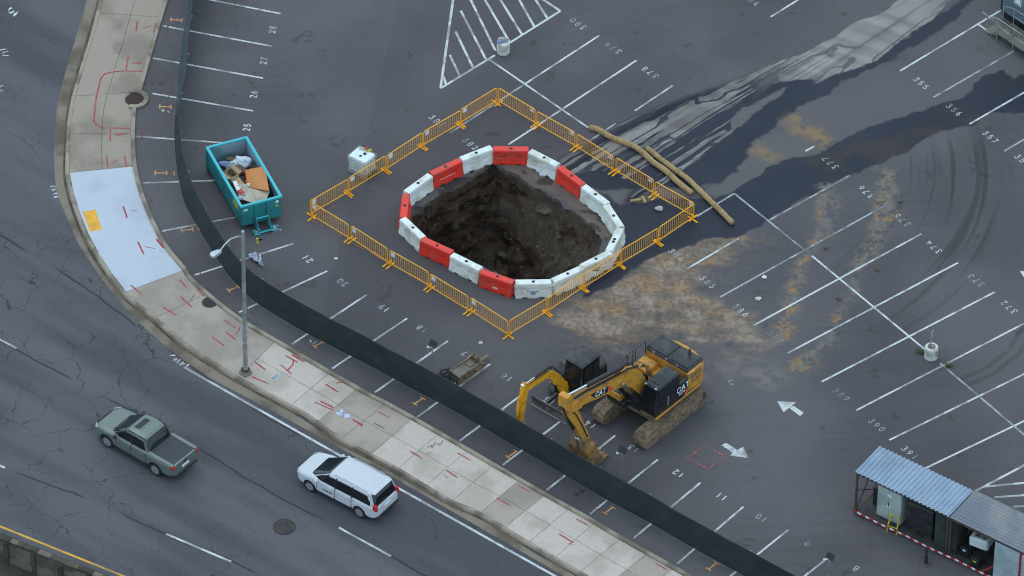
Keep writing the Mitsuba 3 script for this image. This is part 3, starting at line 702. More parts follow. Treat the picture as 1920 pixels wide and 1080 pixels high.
S1 = lambda pts: [(x / 3, y / 3) for x, y in pts]
S4 = lambda pts: [(x / 3, 360 + y / 3) for x, y in pts]
S8 = lambda pts: [(640 + x / 3, 720 + y / 3) for x, y in pts]
S6 = lambda pts: [(440 + x / 6.75, 640 + y / 6.75) for x, y in pts]
for f, q, w in [(S1, [(775, 118), (765, 176)], .10), (S1, [(805, 160), (850, 143)], .06), (S1, [(876, 130), (864, 183)], .10), (S1, [(805, 400), (680, 400), (620, 408), (583, 418), (562, 455), (540, 560), (525, 685), (570, 720), (735, 722)], .09),
                (S1, [(722, 318), (706, 395)], .08), (S1, [(742, 358), (752, 350), (760, 358), (768, 350), (778, 358), (790, 350), (802, 356)], .06), (S1, [(820, 345), (806, 400)], .09), (S1, [(622, 712), (618, 795)], .08), (S1, [(648, 765), (658, 750), (668, 764), (680, 748), (690, 760), (702, 746), (716, 756)], .06), (S1, [(598, 880), (605, 940)], .09),
                (S1, [(632, 914), (668, 897)], .05), (S1, [(700, 880), (711, 940)], .09), (S4, [(693, 82), (713, 145)], .11), (S4, [(735, 102), (772, 110)], .05), (S4, [(775, 283), (808, 352)], .11), (S4, [(812, 308), (872, 320)], .05),
                (S4, [(880, 265), (920, 315)], .14), (S4, [(735, 522), (798, 575)], .10), (S4, [(1012, 495), (1050, 540)], .09), (S4, [(1107, 548), (1150, 588)], .09), (S4, [(1018, 590), (1080, 648)], .09), (S4, [(1068, 612), (1095, 578)], .06),
                (S4, [(918, 648), (995, 695)], .09), (S4, [(1265, 720), (1325, 765)], .08), (S4, [(1330, 802), (1350, 760)], .06), (S4, [(1272, 790), (1328, 833)], .08), (S4, [(1195, 815), (1260, 865)], .08),
                (S6, [(255, 265), (395, 360)], .10), (S6, [(220, 450), (420, 535)], .10), (S6, [(640, 180), (800, 270)], .10), (S6, [(725, 170), (880, 260)], .12), (S6, [(740, 230), (740, 300), (670, 370)], .08), (S6, [(580, 295), (720, 415)], .08),
                (S6, [(1145, 545), (1305, 640)], .10), (S6, [(1285, 530), (1365, 515)], .08), (S6, [(1005, 770), (1240, 865)], .08), (S6, [(1085, 760), (1250, 835)], .12), (S6, [(1490, 990), (1620, 1062)], .12),
                (S8, [(205, 155), (268, 190)], .08), (S8, [(68, 200), (120, 240)], .10), (S8, [(388, 378), (455, 422)], .09), (S8, [(655, 390), (725, 430)], .08), (S8, [(590, 485), (655, 528)], .09), (S8, [(995, 570), (1065, 608)], .08),
                (S8, [(875, 640), (945, 680)], .09), (S8, [(1322, 760), (1388, 795)], .08), (S8, [(1225, 845), (1305, 892)], .11), (S8, [(1765, 1008), (1832, 1045)], .08), (S8, [(575, 510), (600, 530)], .05), (S8, [(1280, 895), (1300, 905)], .05)]:
    spray(f(q), w, 'red_spray', 0.0, side_base)
for f, q, w in [(S8, [(185, 220), (240, 250)], .06), (S8, [(480, 360), (505, 345), (510, 360), (530, 330)], .05), (S8, [(540, 335), (555, 345), (572, 318)], .05), (S8, [(480, 392), (505, 385)], .05)]: spray(f(q), w, 'red_faint', 0.0, side_base)
spray(S6([(470, 478), (500, 455), (545, 420)]), .10, 'blue_spray', 0.0, side_base)
for f, q, w in [(S1, [(945, 145), (930, 208)], .10), (S1, [(740, 722), (880, 722), (925, 703), (935, 640), (945, 560), (970, 475), (955, 435), (925, 420), (858, 410)], .07), (S1, [(875, 342), (858, 410)], .09), (S1, [(800, 725), (798, 787)], .09), (S1, [(800, 890), (800, 940)], .05),
                (S4, [(840, 25), (860, 70)], .09), (S4, [(950, 238), (985, 290)], .08), (S4, [(1120, 450), (1165, 505)], .09), (S4, [(1385, 650), (1440, 700)], .08), (S4, [(1735, 860), (1800, 920)], .08), (S6, [(920, 60), (1080, 170)], .08), (S6, [(1375, 375), (1530, 480)], .10),
                (S8, [(310, 85), (380, 130)], .08), (S8, [(775, 330), (825, 370)], .08), (S8, [(1095, 525), (1160, 555)], .07), (S8, [(1420, 700), (1490, 722)], .08)]: spray(f(q), w, 'red_faint', 0.0, LOT)
for q in ([(230, 235), (310, 280)], [(440, 350), (525, 412)]): spray(S4(q), .07, 'red_faint', ZR, 'street')
# orange survey brackets: a bar between two short strokes
for c, d in [((310, 200), (1, 0.02)), ((301.7, 324.3), (1, 0)), ((331, 37.5), (1, .08)), ((351, 431), (1, -.1)), ((437.7, 541), (1, -.4)), ((598, 645), (1, -.6)), ((785, 752), (.9, -.6)), ((960, 851.7), (.9, -.65)), ((1141.7, 956.7), (.85, -.65)), ((1336, 1061.5), (.85, -.65))]:
    o = at2(*c); e = at2(c[0] + 10 * d[0], c[1] + 10 * d[1]) - o; e /= np.linalg.norm(e); nrm = np.array([-e[1], e[0]])
    ms = [quadline(o - e * .25, o + e * .25, .10, .005)] + [quadline(o + e * s * .29 - nrm * .17, o + e * s * .29 + nrm * .17, .08, .005) for s in (-1, 1)]
    part(LOT, 'survey_bracket', ms, 'orange_spray')
for q in ([(326.5, 321), (327, 330)], [(354, 36), (353, 44)], [(371, 425), (374, 432)]): spray(q, .08, 'orange_spray', 0.0, LOT)
for a, b in [((1320, 835.5), (1360, 855)), ((1360, 855), (1327, 879)), ((1327, 879), (1288.5, 859)), ((1288.5, 859), (1320, 835.5))]:
    dash(a, b, .09, 'orange_faint', 0.0, .005, LOT, 'dashed_square', 3)
for a, b in [((582, 412), (650, 448)), ((660, 455), (727, 492)), ((735, 496), (800, 530)), ((810, 536), (950, 615)), ((590, 405), (640, 380))]:
    dash(a, b, .05, 'orange_faint', 0.0, .005, LOT, 'dashed_square', 2)
# white scribbles left by surveyors
def scribble(px, py, dirx, diry, n, holder, zt, seed, h=.32, mat='white_paint'):
    r = random.Random(seed); o = at2(px, py, zt); d = at2(px + dirx, py + diry, zt) - o; d /= np.linalg.norm(d); nn = np.array([-d[1], d[0]])
    for k in range(n):
        pts = [o + d * (.26 * k + r.uniform(-.08, .08)) + nn * r.uniform(-h, h) * .6 for _ in range(4)]
        part(holder, 'chalk_mark', flat(LineString(pts).buffer(.035), zt + .005), mat)
for a in [((18, 17), 10, 8, 3, 1), ((3, 93), 10, 10, 3, 2), ((1, 163), 5, 10, 2, 3), ((101, 350), 4, 12, 4, 4), ((322, 668), 12, 9, 5, 5)]:
    scribble(*a[0], a[1], a[2], a[3], 'street', ZR, a[4])
scribble(306, 208, 10, 2, 2, LOT, 0, 6, .2); scribble(584, 639, 8, 4, 2, LOT, 0, 7, .2); scribble(1370, 715, 3, 10, 2, LOT, 0, 8, .2, 'faded_paint')
# road lines
for a, b, w, m, n in [((345, 688.5), (609, 838), .14, 'white_paint', 'edge_line'), ((609, 838), (1060, 1091), .14, 'white_paint', 'edge_line'), ((-60, 606), (31, 653), .13, 'white_paint', 'lane_dash'), ((635, 989), (733, 1043), .13, 'white_paint', 'lane_dash'),
                      ((-70, 841), (9, 877), .13, 'white_paint', 'lane_dash'), ((311, 1001), (433, 1053), .13, 'white_paint', 'lane_dash'), ((-40, 971), (0, 987), .13, 'yellow_line', 'yellow_edge_line'), ((0, 987), (240, 1083.5), .13, 'yellow_line', 'yellow_edge_line'), ((240, 1083.5), (420, 1160), .13, 'yellow_line', 'yellow_edge_line')]:
    part('street', n, quadline(at2(*a, ZR), at2(*b, ZR), w, ZR + .005), m)
frames['street'] = np.eye(4)
part(LOT, 'dark_stain', [flat(Point(*at2(1080, 927)).buffer(.16), .004), flat(Point(*at2(1091, 921)).buffer(.15), .004)], 'cast_iron')
# ------------------------------------------------------------------ black fabric fence on steel posts
FB = smooth_line(P2([(358, -60), (353, 0), (344, 60), (337, 110), (332, 170), (327, 235), (328, 280), (333, 325), (340, 360), (349, 388), (370, 425), (400, 474), (430, 518), (467, 557), (500, 581), (567, 621), (640, 659), (700, 690), (755, 720), (853, 772),
                     (980, 845), (1060, 892), (1137, 937), (1220, 982), (1280, 1017), (1383, 1074), (1500, 1138)]), 400)
FH = 1.85
fence = thing('construction_fence', 'long black fabric construction fence curving along the edge of the car park beside the pavement', 'fence')
flen = np.r_[0, np.cumsum(np.linalg.norm(np.diff(FB, axis=0), axis=1))]
npan = int(flen[-1] / 3.0)
sway = np.interp(FB[:, 1], [-2, 3, 9, 30], [0, 0.6, 2.2, 3.4])      # the far stretch leans with the wind
FT = FB + 0.16 * sway[:, None] * np.array([1.0, 0.1]) * (0.6 + 0.9 * meshkit.noise(z3(FB * 0.35, 0), 8))[:, None]
for k in range(npan):
    s = np.linspace(flen[-1] * k / npan, flen[-1] * (k + 1) / npan, 13)
    lo = np.stack([np.interp(s, flen, FB[:, i]) for i in (0, 1)], 1); hi = np.stack([np.interp(s, flen, FT[:, i]) for i in (0, 1)], 1)
    nr = offset(lo, 1.0) - lo
    rows = []
    for h in np.linspace(0, 1, 7):
        bulge = (0.10 * math.sin(math.pi * h) * np.sin(np.linspace(0, math.pi, 13)) + 0.07 * np.sin(np.linspace(0, math.pi, 13)) * (meshkit.noise(np.c_[lo * 1.3, np.full(13, h * 2.2)], k) - .5)) * (h > 0)
        p = lo + (hi - lo) * h + nr * bulge[:, None] * (1 if k % 2 else .4)
        rows.append(np.c_[p, 0.02 + FH * h - 0.05 * math.sin(math.pi * .5 * h) * np.sin(np.linspace(0, math.pi, 13)) * (h > .5)])
    part(fence, 'fabric_panel', cat([strip(a, b) for a, b in zip(rows[:-1], rows[1:])]), 'fence_fabric_skylit' if lo[6][1] > at2(340, 215)[1] else 'fence_fabric', smooth=True)
    b0 = lo[0]; away = nr[0] * (1 if (b0 + nr[0] - at2(200, 700)) @ nr[0] > 0 else -1) * .07
    part(fence, 'post', cyl((b0[0] + away[0], b0[1] + away[1], 0), (hi[0][0] + away[0], hi[0][1] + away[1], FH + .03), .03, n=8), 'steel_grey')
top = np.c_[FT, np.full(len(FT), FH + .012)][::4]
part(fence, 'top_rail', tube(top, .022, 5), 'black_metal')

# ------------------------------------------------------------------ yellow barricades round the pit
def barricade_proto():
    t = thing('crowd_barricade', '', 'barricade', group='yellow crowd barricades in a square round the pit')
    Lh, r = 1.27, 0.026
    c = []
    for (cx, cz, a0) in ((Lh - .12, .94, 0), (-Lh + .12, .94, 90), (-Lh + .12, .30, 180), (Lh - .12, .30, 270)):
        for k in range(4): c.append((cx + .12 * math.cos(math.radians(a0 + 30 * k)), 0, cz + .12 * math.sin(math.radians(a0 + 30 * k))))
    part(t, 'frame', tube(c, r, 6, True), 'barricade_yellow')
    part(t, 'bars', [cyl((x, 0, .19), (x, 0, 1.055), .0135, n=5) for x in np.linspace(-Lh + .13, Lh - .13, 17)], 'barricade_yellow', kind='stuff')
    for s in (-1, 1):
        part(t, 'foot', [bx(s * (Lh - .03) - .04, s * (Lh - .03) + .04, -.33, .33, .0, .04, .01), bx(s * (Lh - .03) - .028, s * (Lh - .03) + .028, -.05, .05, .03, .30, .008)], 'barricade_yellow')
    part(t, 'placard', bx(-Lh + .10, -Lh + .36, -.03, -.02, .74, 1.02, .004), 'decal_white')
    part(t, 'hook', [bx(Lh - .01, Lh + .05, -.012, .012, z, z + .03, .004) for z in (.45, .85)], 'barricade_dark')
    return t


corners = [at2(582, 407), at2(932.5, 192.5), at2(1301.5, 412), at2(955, 632)]
sides = [(0, 1, 'upper left', 'left', False, True), (1, 2, 'upper right', 'top', True, True), (2, 3, 'lower right', 'right', False, False), (3, 0, 'lower left', 'bottom', True, True)]
ORD = ['first', 'second', 'third', 'fourth', 'fifth']
first = None
for a, b, sn, cn, flip, signs in sides:
    A, C = corners[a], corners[b]; ang = math.atan2(*(C - A)[::-1])
    for k in range(5):
        lab = f'yellow crowd barricade, {ORD[k]} from the {cn} corner along the {sn} side of the square'
        c = A + (C - A) * (k + .5) / 5; loc = (c[0], c[1], 0.0); an = ang + (math.pi if flip else 0) + (0.03 * ((k * 7 + a) % 3 - 1))
        if first is None: first = barricade_proto(); proto = first; labels[first]['label'] = lab; frames[first] = M(loc, an); pend = first
        else: dup(proto, lab, loc, an, skip=() if signs else ('placard',))
for k in [k for k in scene if k.startswith(proto + '__')]: scene[k]['to_world'] = T4(frames[proto].tolist())

# ------------------------------------------------------------------ water-filled barriers round the pit
def barrier_proto(name, mat):
    t = thing(name, '', 'barrier', group='water-filled barriers in a ring round the pit')
    L = 0.93
    prof = [(-.28, 0), (.28, 0), (.285, .10), (.215, .42), (.19, .58), (.205, .64), (.205, .84), (.17, .89), (-.17, .89), (-.205, .84), (-.205, .64), (-.19, .58), (-.215, .42), (-.285, .10)]
    body = mm(moved(side([(y, z) for y, z in prof], -L + .03, L - .03), ang=math.pi / 2))
    for s in (-1, 1):
        for z in (.16, .38, .60):
            body = body + mm(bx(s * (L - .02) - .045, s * (L - .02) + .045, -.13, .13, z - .055, z + .055, .02))
        body = body - mm(fbox(s * .42 - .13, s * .42 + .13, -.5, .5, -.1, .085))
        body = body - mm(fbox(s * .40 - .165, s * .40 + .165, -.5, .5, .465, .535))
    for k in range(3):
        for y in (-1, 1): body = body - mm(fbox(-.62 + k * .62 - .018, -.62 + k * .62 + .018, y * .21 - .03, y * .21 + .03, .66, .80))
    part(t, 'shell', body, mat, smooth=35)
    part(t, 'fill_cap', [cyl((0, 0, .885), (0, 0, .905), .085, n=14)], 'decal_black')
    return t


ring_px = [(621, 93, 851, 98, 'r'), (855, 107, 1037, 200, 'w'), (1040, 207, 1200, 328, 'r'), (1192, 326, 1350, 446, 'w'), (1340, 452, 1432, 590, 'w'), (1432, 592, 1352, 748, 'w'), (1365, 748, 1183, 840, 'w'), (1190, 846, 1000, 930, 'w'), (997, 936, 758, 940, 'w'),
           (757, 942, 542, 868, 'r'), (550, 858, 358, 762, 'w'), (367, 752, 172, 664, 'r'), (182, 660, 50, 533, 'w'), (55, 533, 72, 380, 'r'), (70, 372, 227, 258, 'w'), (226, 255, 417, 165, 'r'), (420, 160, 612, 86, 'w')]
names_ = {'r': 'red', 'w': 'white'}; protos = {}
rl = ['red water-filled barrier at the far side of the ring, directly above the pit', 'white water-filled barrier just right of the farthest red one', 'red water-filled barrier on the upper right of the ring', 'white water-filled barrier just below the upper right red one',
      'white water-filled barrier at the right end of the ring, upper of the rightmost pair', 'white water-filled barrier with two dark caps at the right end of the ring', 'white water-filled barrier with dark scuffs behind the lower right barricades', 'white water-filled barrier between the scuffed one and the one with the blue emblem',
      'white water-filled barrier with a blue emblem at the near side of the ring', 'red water-filled barrier with a white label at the near side of the ring', 'white water-filled barrier between the two near red barriers', 'red water-filled barrier without label on the lower left of the ring',
      'white water-filled barrier between the lower left and the leftmost red ones', 'red water-filled barrier at the left end of the ring, seen almost end on', 'white water-filled barrier just above the leftmost red one', 'red water-filled barrier with a pale streak on the upper left of the ring', 'white water-filled barrier just left of the farthest red one']
bar_keys = []
for (xa, ya, xb, yb, c), lab in zip(ring_px, rl):
    A, C = at2(740 + xa / 3.375, 250 + ya / 3.375, .89), at2(740 + xb / 3.375, 250 + yb / 3.375, .89)
    c0 = (A + C) / 2; ang = math.atan2(*(C - A)[::-1]); loc = (c0[0], c0[1], 0)
    if c not in protos:
        protos[c] = barrier_proto(names_[c] + '_barrier', c == 'r' and 'red_plastic' or 'white_plastic'); t = protos[c]; frames[t] = M(loc, ang); labels[t]['label'] = lab
        labels[t]['group'] = f'{names_[c]} water-filled barriers in a ring round the pit'
        for k in [k for k in scene if k.startswith(t + '__')]: scene[k]['to_world'] = T4(frames[t].tolist())
    else: t = dup(protos[c], lab, loc, ang)
    bar_keys.append(t)
yo = -1  # outward side of a barrier is -y or +y; found from the ring's centre
def outward(k):
    m = frames[bar_keys[k]]; cen = at2(955, 420); v = m[:2, 3] - cen; return 1 if v @ m[:2, 1] > 0 else -1
def on_face(k, x, zc, m, s):          # put a flat decal on the leaning face
    q = trimesh.Trimesh(*to_vf(m), process=False); R = np.eye(4)
    R[:3, 0] = (-s, 0, 0); R[:3, 1] = (0, -s * .19, .98); R[:3, 2] = (0, s * .98, .19); R[:3, 3] = (x, s * (.250 - (zc - .26) * .19 + .012), zc); q.apply_transform(R); return q
s = outward(8)
part(bar_keys[8], 'emblem', [on_face(8, x, .34, bx(-w, w, -h, h, 0, .004, .002), s) for x, w, h in ((0, .16, .035),)] + [on_face(8, 0, .27, bx(-.10, .08, -.05, .03, 0, .004, .002), s)], 'blue_plastic')
part(bar_keys[8], 'emblem_line', on_face(8, .02, .41, bx(-.34, .34, -.015, .015, 0, .004, .002), s), 'car_trim')
s = outward(9)
part(bar_keys[9], 'label_plate', [on_face(9, 0, .30, bx(-.13, .13, -.05, .05, 0, .004, .002), s)], 'decal_white')
part(bar_keys[9], 'label_text', [on_face(9, 0, .30, bx(x - .02, x + .02, -.025, .025, .003, .006, .001), s) for x in (-.07, -.01, .06)], 'tape_red')
s = -outward(15)
part(bar_keys[15], 'pale_streak', on_face(15, .05, .40, bx(-.55, .40, -.012, .012, 0, .004, .002), s), 'decal_white')
s = outward(6)
part(bar_keys[6], 'dark_scuff', [on_face(6, x, zc, bx(-.07, .07, -.03, .03, 0, .004, .002), s) for x, zc in ((-.02, .42), (.12, .36), (.26, .40), (.02, .30))], 'car_trim')
part(bar_keys[5], 'second_cap', cyl((.20, 0, .885), (.20, 0, .905), .085, n=14), 'decal_black')

# ------------------------------------------------------------------ roll-off skip and what lies in it
ZT = 1.66
DA, DB, DC, DD = [at(x, y, ZT) for x, y in ((386, 273), (465, 260), (527, 370), (452, 383))]     # back left, back right, front right, front left
cen = (DA + DB + DC + DD)[:2] / 4; f_ = ((DC + DD) - (DA + DB))[:2] / 2; SL_ = np.linalg.norm(f_) / 2; SW_ = np.linalg.norm((DB - DA)[:2] + (DC - DD)[:2]) / 4
san = math.atan2(f_[1], f_[0])
skip = thing('roll_off_skip', 'teal roll-off skip half full of rubbish beside the curved fence', 'skip', (cen[0], cen[1], 0), san)
# frame of the skip: x forward (hook end), y left
b0, t0 = .30, .05
for s in (-1, 1):
    part(skip, 'side_wall', bx(-SL_, SL_, s * SW_ - t0 / 2, s * SW_ + t0 / 2, b0, ZT - .08, .01), 'teal_paint')
    part(skip, 'side_lining', bx(-SL_ + .06, SL_ - .06, s * (SW_ - .035) - .004, s * (SW_ - .035) + .004, b0 + .05, ZT - .10, .002), 'teal_inside')
    part(skip, 'top_rail', bx(-SL_ - .05, SL_ + .05, s * SW_ - .075, s * SW_ + .075, ZT - .12, ZT, .02), 'teal_rim')
part(skip, 'front_wall', bx(SL_ - .03, SL_ + .03, -SW_, SW_, b0, ZT - .08, .01), 'teal_paint')
part(skip, 'front_rail', bx(SL_ - .07, SL_ + .07, -SW_ - .06, SW_ + .06, ZT - .11, ZT + .004, .02), 'teal_rim')
part(skip, 'rear_door', bx(-SL_ - .05, -SL_ + .02, -SW_, SW_, b0, ZT - .06, .01), 'teal_paint')
part(skip, 'rear_door_lining', bx(-SL_ + .024, -SL_ + .03, -SW_ + .06, SW_ - .06, b0 + .05, ZT - .09, .002), 'teal_inside')
part(skip, 'rear_rail', bx(-SL_ - .09, -SL_ + .05, -SW_ - .06, SW_ + .06, ZT - .09, ZT + .004, .02), 'teal_rim')
part(skip, 'floor', bx(-SL_, SL_, -SW_, SW_, b0 - .04, b0 + .02, .01), 'brown_scrap')
for s in (-1, 1):
    part(skip, 'sill', bx(-SL_, SL_ + .62, s * .33 - .07, s * .33 + .07, .10, b0 - .045, .015), 'teal_paint')
    part(skip, 'front_rib', bx(SL_ + .032, SL_ + .12, s * .33 - .06, s * .33 + .06, b0, ZT - .13, .012), 'teal_paint')
    part(skip, 'ground_roller', cyl((SL_ + .52, s * .46 - .09, .10), (SL_ + .52, s * .46 + .09, .10), .10, n=14), 'steel_grey')
    part(skip, 'hook_plate', hull([(SL_ + .05, s * .33 - .02, b0), (SL_ + .05, s * .33 + .02, b0), (SL_ + .66, s * .33 - .02, .12), (SL_ + .66, s * .33 + .02, .12), (SL_ + .10, s * .33 - .02, .72), (SL_ + .10, s * .33 + .02, .72)]), 'teal_paint')
    part(skip, 'landing_plate', bx(SL_ + .28, SL_ + .70, s * .46 - .15, s * .46 + .17, .05, .09, .01), 'teal_rim')
    part(skip, 'rear_wheel', cyl((-SL_ + .25, s * (SW_ - .12) - .10, .15), (-SL_ + .25, s * (SW_ - .12) + .10, .15), .15, n=14), 'rusty_steel')
    part(skip, 'corner_post', bx(-SL_ - .10, -SL_ + .08, s * SW_ - .07, s * SW_ + .07, .06, ZT - .09, .015), 'teal_paint')
part(skip, 'cross_bar', [cyl((SL_ + .14, -.33, .66), (SL_ + .14, .33, .66), .05, n=10), bx(SL_ + .58, SL_ + .68, -.36, .36, .092, .15, .01)], 'teal_rim')
part(skip, 'yellow_sticker', [bx(SL_ - 1.12, SL_ - .42, -SW_ - .033, -SW_ - .027, .98, 1.36, .001)], 'trestle_yellow')
part(skip, 'white_label', bx(SL_ + .031, SL_ + .036, -SW_ + .10, -SW_ + .33, 1.26, 1.40, .001), 'decal_white')
part(skip, 'round_label', [moved(cyl((0, 0, 0), (.006, 0, 0), .10, n=16), (SL_ + .031, SW_ - .22, 1.36))], 'decal_white')
part(skip, 'number_plate', bx(SL_ + .031, SL_ + .036, SW_ - .30, SW_ - .16, 1.02, 1.18, .001), 'trestle_yellow')

def in_skip(px, py, z): w = at(px, py, z); return w
def rubbish(name, mesh, mat, lab, catg, px, py, z, ang=0.0, **k): w = at(px, py, z); return solo(name, mesh, mat, lab, catg, (w[0], w[1], z), ang, **k)
big = thing('orange_board', 'large orange-brown board with a bright orange edge leaning in the teal skip', 'board')
w = [at(x, y, z) for x, y, z in ((461, 319, 1.22), (497, 312, 1.62), (504.5, 358, 1.60), (466, 352, 1.10))]
nrm = np.cross(w[1] - w[0], w[3] - w[0]); nrm /= np.linalg.norm(nrm); nrm *= np.sign(nrm[2])
part(big, 'face', hull([p + nrm * t for p in w for t in (-.03, .03)]), 'orange_panel')
e0, e1 = w[0], w[3]; d_ = (w[1] - w[0]) / np.linalg.norm(w[1] - w[0])
part(big, 'edge_trim', hull([p + nrm * t + d_ * q for p in (e0, e1) for t in (-.035, .036) for q in (-.05, .05)]), 'orange_edge')
def crumple(r, seed, sq=(1, 1, .6), amp=.55, sub=2):
    m = trimesh.creation.icosphere(sub, 1.0); v = m.vertices
    k = 1 + amp * (2 * meshkit.fbm(v * 1.7 + seed * 3.1, 3, seed) - 1); m.vertices = v * k[:, None] * np.asarray(sq) * r; return m
def card(a, b, seed, t=.012):         # a bent sheet of card
    g = np.linspace(-1, 1, 7); X, Y = np.meshgrid(g, g, indexing='ij')
    Z = .10 * a * (meshkit.noise(np.stack([X * 1.2 + seed, Y * 1.2, X * 0], -1), seed) - .5) + .12 * a * np.abs(X)
    v = np.c_[(X * a).ravel(), (Y * b).ravel(), Z.ravel()]; i, j = np.meshgrid(np.arange(6), np.arange(6), indexing='ij'); q = i * 7 + j
    f = np.stack([q, q + 7, q + 8, q + 1], -1).reshape(-1, 4); lo = v - (0, 0, t); fl = f[:, ::-1] + 49
    bd = [k * 7 for k in range(7)] + [42 + k for k in range(1, 7)] + [k * 7 + 6 for k in range(5, -1, -1)] + list(range(5, 0, -1))
    s_ = np.array([[bd[k], bd[(k + 1) % len(bd)], bd[(k + 1) % len(bd)] + 49, bd[k] + 49] for k in range(len(bd))])
    return (np.vstack([v, lo]), np.vstack([f, fl, s_]))
def carton(a, b, h, op=True):
    ms = [fbox(-a, a, -b, -b + .012, 0, h), fbox(-a, a, b - .012, b, 0, h), fbox(-a, -a + .012, -b, b, 0, h), fbox(a - .012, a, -b, b, 0, h), fbox(-a, a, -b, b, 0, .012)]
    ms += [moved(fbox(-a, a, 0, b * .8, 0, .012), (0, b, h), 0, .5), moved(fbox(-a, a, -b * .8, 0, 0, .012), (0, -b, h), 0, -.3)]; return cat(ms)
heap_pts = [(x, y) for x in np.linspace(-SL_ + .15, SL_ - .1, 40) for y in np.linspace(-SW_ + .08, SW_ - .08, 22)]
hp = np.array(heap_pts); hz = .62 + .36 * np.clip((hp[:, 0] + SL_) / (2 * SL_), 0, 1) + .42 * (meshkit.fbm(z3(hp * 1.9, 0), 3, 31) - .4)
i, j = np.meshgrid(np.arange(39), np.arange(21), indexing='ij'); q = i * 22 + j
key = numbered('loose_rubbish'); frames[key] = frames[skip]
scene[key] = mikit.ply((np.c_[hp, hz], np.stack([q, q + 22, q + 23, q + 1], -1).reshape(-1, 4)), 'brown_scrap', to_world=T4(frames[skip].tolist())); labels[key] = {'kind': 'stuff', 'label': 'brown loose rubbish filling the lower part of the teal skip'}
rubbish('plastic_bag', crumple(.42, 2, (1, .8, .75)), 'plastic_film', 'large clear plastic bag of rubbish toward the far end of the skip', 'bag', 456, 303, 1.15)
rubbish('plastic_bag', crumple(.30, 5, (1, 1, .7)), 'grey_bag', 'grey rubbish bag against the left wall of the skip', 'bag', 433, 315, 1.08)
rubbish('plastic_bag', crumple(.26, 8, (1.2, .8, .6)), 'plastic_film', 'small pale plastic bag left of the large clear bag in the skip', 'bag', 444, 306, 1.1)
rubbish('plastic_bag', crumple(.24, 11, (1.3, .7, .5)), 'blue_plastic', 'crumpled blue plastic bag near the far left corner of the skip', 'bag', 421, 307, .98)
rubbish('plastic_bag', crumple(.34, 14, (1, 1, .6)), 'black_bag', 'black rubbish bag in the shade of the orange board', 'bag', 455, 335, .85)
rubbish('plastic_bag', crumple(.30, 15, (1.2, .8, .5)), 'black_bag', 'black rubbish bag in the near right corner of the skip', 'bag', 500, 365, .95)
rubbish('scrap_bundle', crumple(.36, 17, (1.2, .8, .6), .7), 'brown_scrap', 'brown scrap bundle in the middle of the skip above the cardboard', 'scrap', 445, 320, 1.1)
rubbish('scrap_bundle', crumple(.26, 19, (1.3, .7, .5), .7), 'brown_scrap', 'small brown scrap bundle at the far end of the skip', 'scrap', 434, 299, 1.0)
rubbish('cardboard_box', carton(.34, .26, .35), 'cardboard', 'opened brown cardboard box against the left wall of the skip', 'box', 433, 334, .95, san + .3)
rubbish('cardboard_sheet', card(.50, .22, 3), 'cardboard', 'long brown cardboard strip between the opened box and the orange board', 'cardboard', 447, 343, 1.12, san + .15)
rubbish('cardboard_sheet', card(.42, .30, 5), 'pale_cardboard', 'folded brown cardboard sheet left of the pale sheet in the skip', 'cardboard', 456, 357, 1.15, san - .2)
rubbish('cardboard_sheet', card(.55, .50, 9), 'pale_cardboard', 'large pale cardboard sheet at the near end of the skip', 'cardboard', 481, 369, 1.30, san + .9)
rubbish('paper_roll', bx(-.42, .42, -.11, .11, -.06, .06, .03), 'decal_white', 'white wrapped strip along the left wall of the skip', 'packaging', 444, 350, 1.12, san - .05)
rubbish('red_carton', bx(-.17, .17, -.13, .13, -.12, .12, .02), 'red_box', 'small red carton at the near left of the skip', 'box', 451.5, 362, 1.12, san + .2)
rubbish('white_cup', cyl((0, 0, 0), (0, .05, .14), .06, .08, 12), 'decal_white', 'white cup beside the lower corner of the orange board', 'cup', 466, 350, 1.2)
rubbish('plastic_bag', crumple(.20, 23, (1.4, .7, .5)), 'plastic_film', 'pale plastic wrap in the near left corner of the skip', 'bag', 455, 371, 1.1)

# ------------------------------------------------------------------ caged liquid tote
gt = at(679, 319.5); tan_ = math.atan2(*(at2(680, 302) - at2(651, 288))[::-1])
tote = thing('liquid_tote', 'white plastic liquid tote in a wire cage behind the yellow barricades', 'tote', gt, tan_)
hx, hy = .58, .49
part(tote, 'tank', [bx(-hx + .012, hx - .012, -hy + .012, hy - .012, .15, 1.10, .09)], 'tote_plastic', smooth=40)
part(tote, 'pallet', [bx(-hx, hx, -hy, hy, .10, .15, .01)] + [bx(-hx, hx, y - .06, y + .06, 0, .10, .01) for y in (-hy + .06, 0, hy - .06)], 'steel_grey')
wires = [cyl((x, s * hy, .15), (x, s * hy, 1.08), .009, n=5) for s in (-1, 1) for x in np.linspace(-hx, hx, 9)] + [cyl((s * hx, y, .15), (s * hx, y, 1.08), .010, n=5) for s in (-1, 1) for y in np.linspace(-hy, hy, 8)]
for zz in np.linspace(.25, 1.08, 5): wires += [tube([(-hx, -hy, zz), (hx, -hy, zz), (hx, hy, zz), (-hx, hy, zz)], .011, 5, True)]
part(tote, 'cage', wires, 'steel_grey', kind='stuff')
part(tote, 'filler_cap', cyl((.10, .10, 1.09), (.10, .10, 1.14), .085, n=14), 'black_rubber')
part(tote, 'vent_cap', cyl((.02, -.16, 1.09), (.02, -.16, 1.13), .065, n=14), 'black_rubber')
part(tote, 'raised_lid', cyl((-.24, .0, 1.085), (-.24, .0, 1.115), .16, .15, 18), 'tote_plastic')
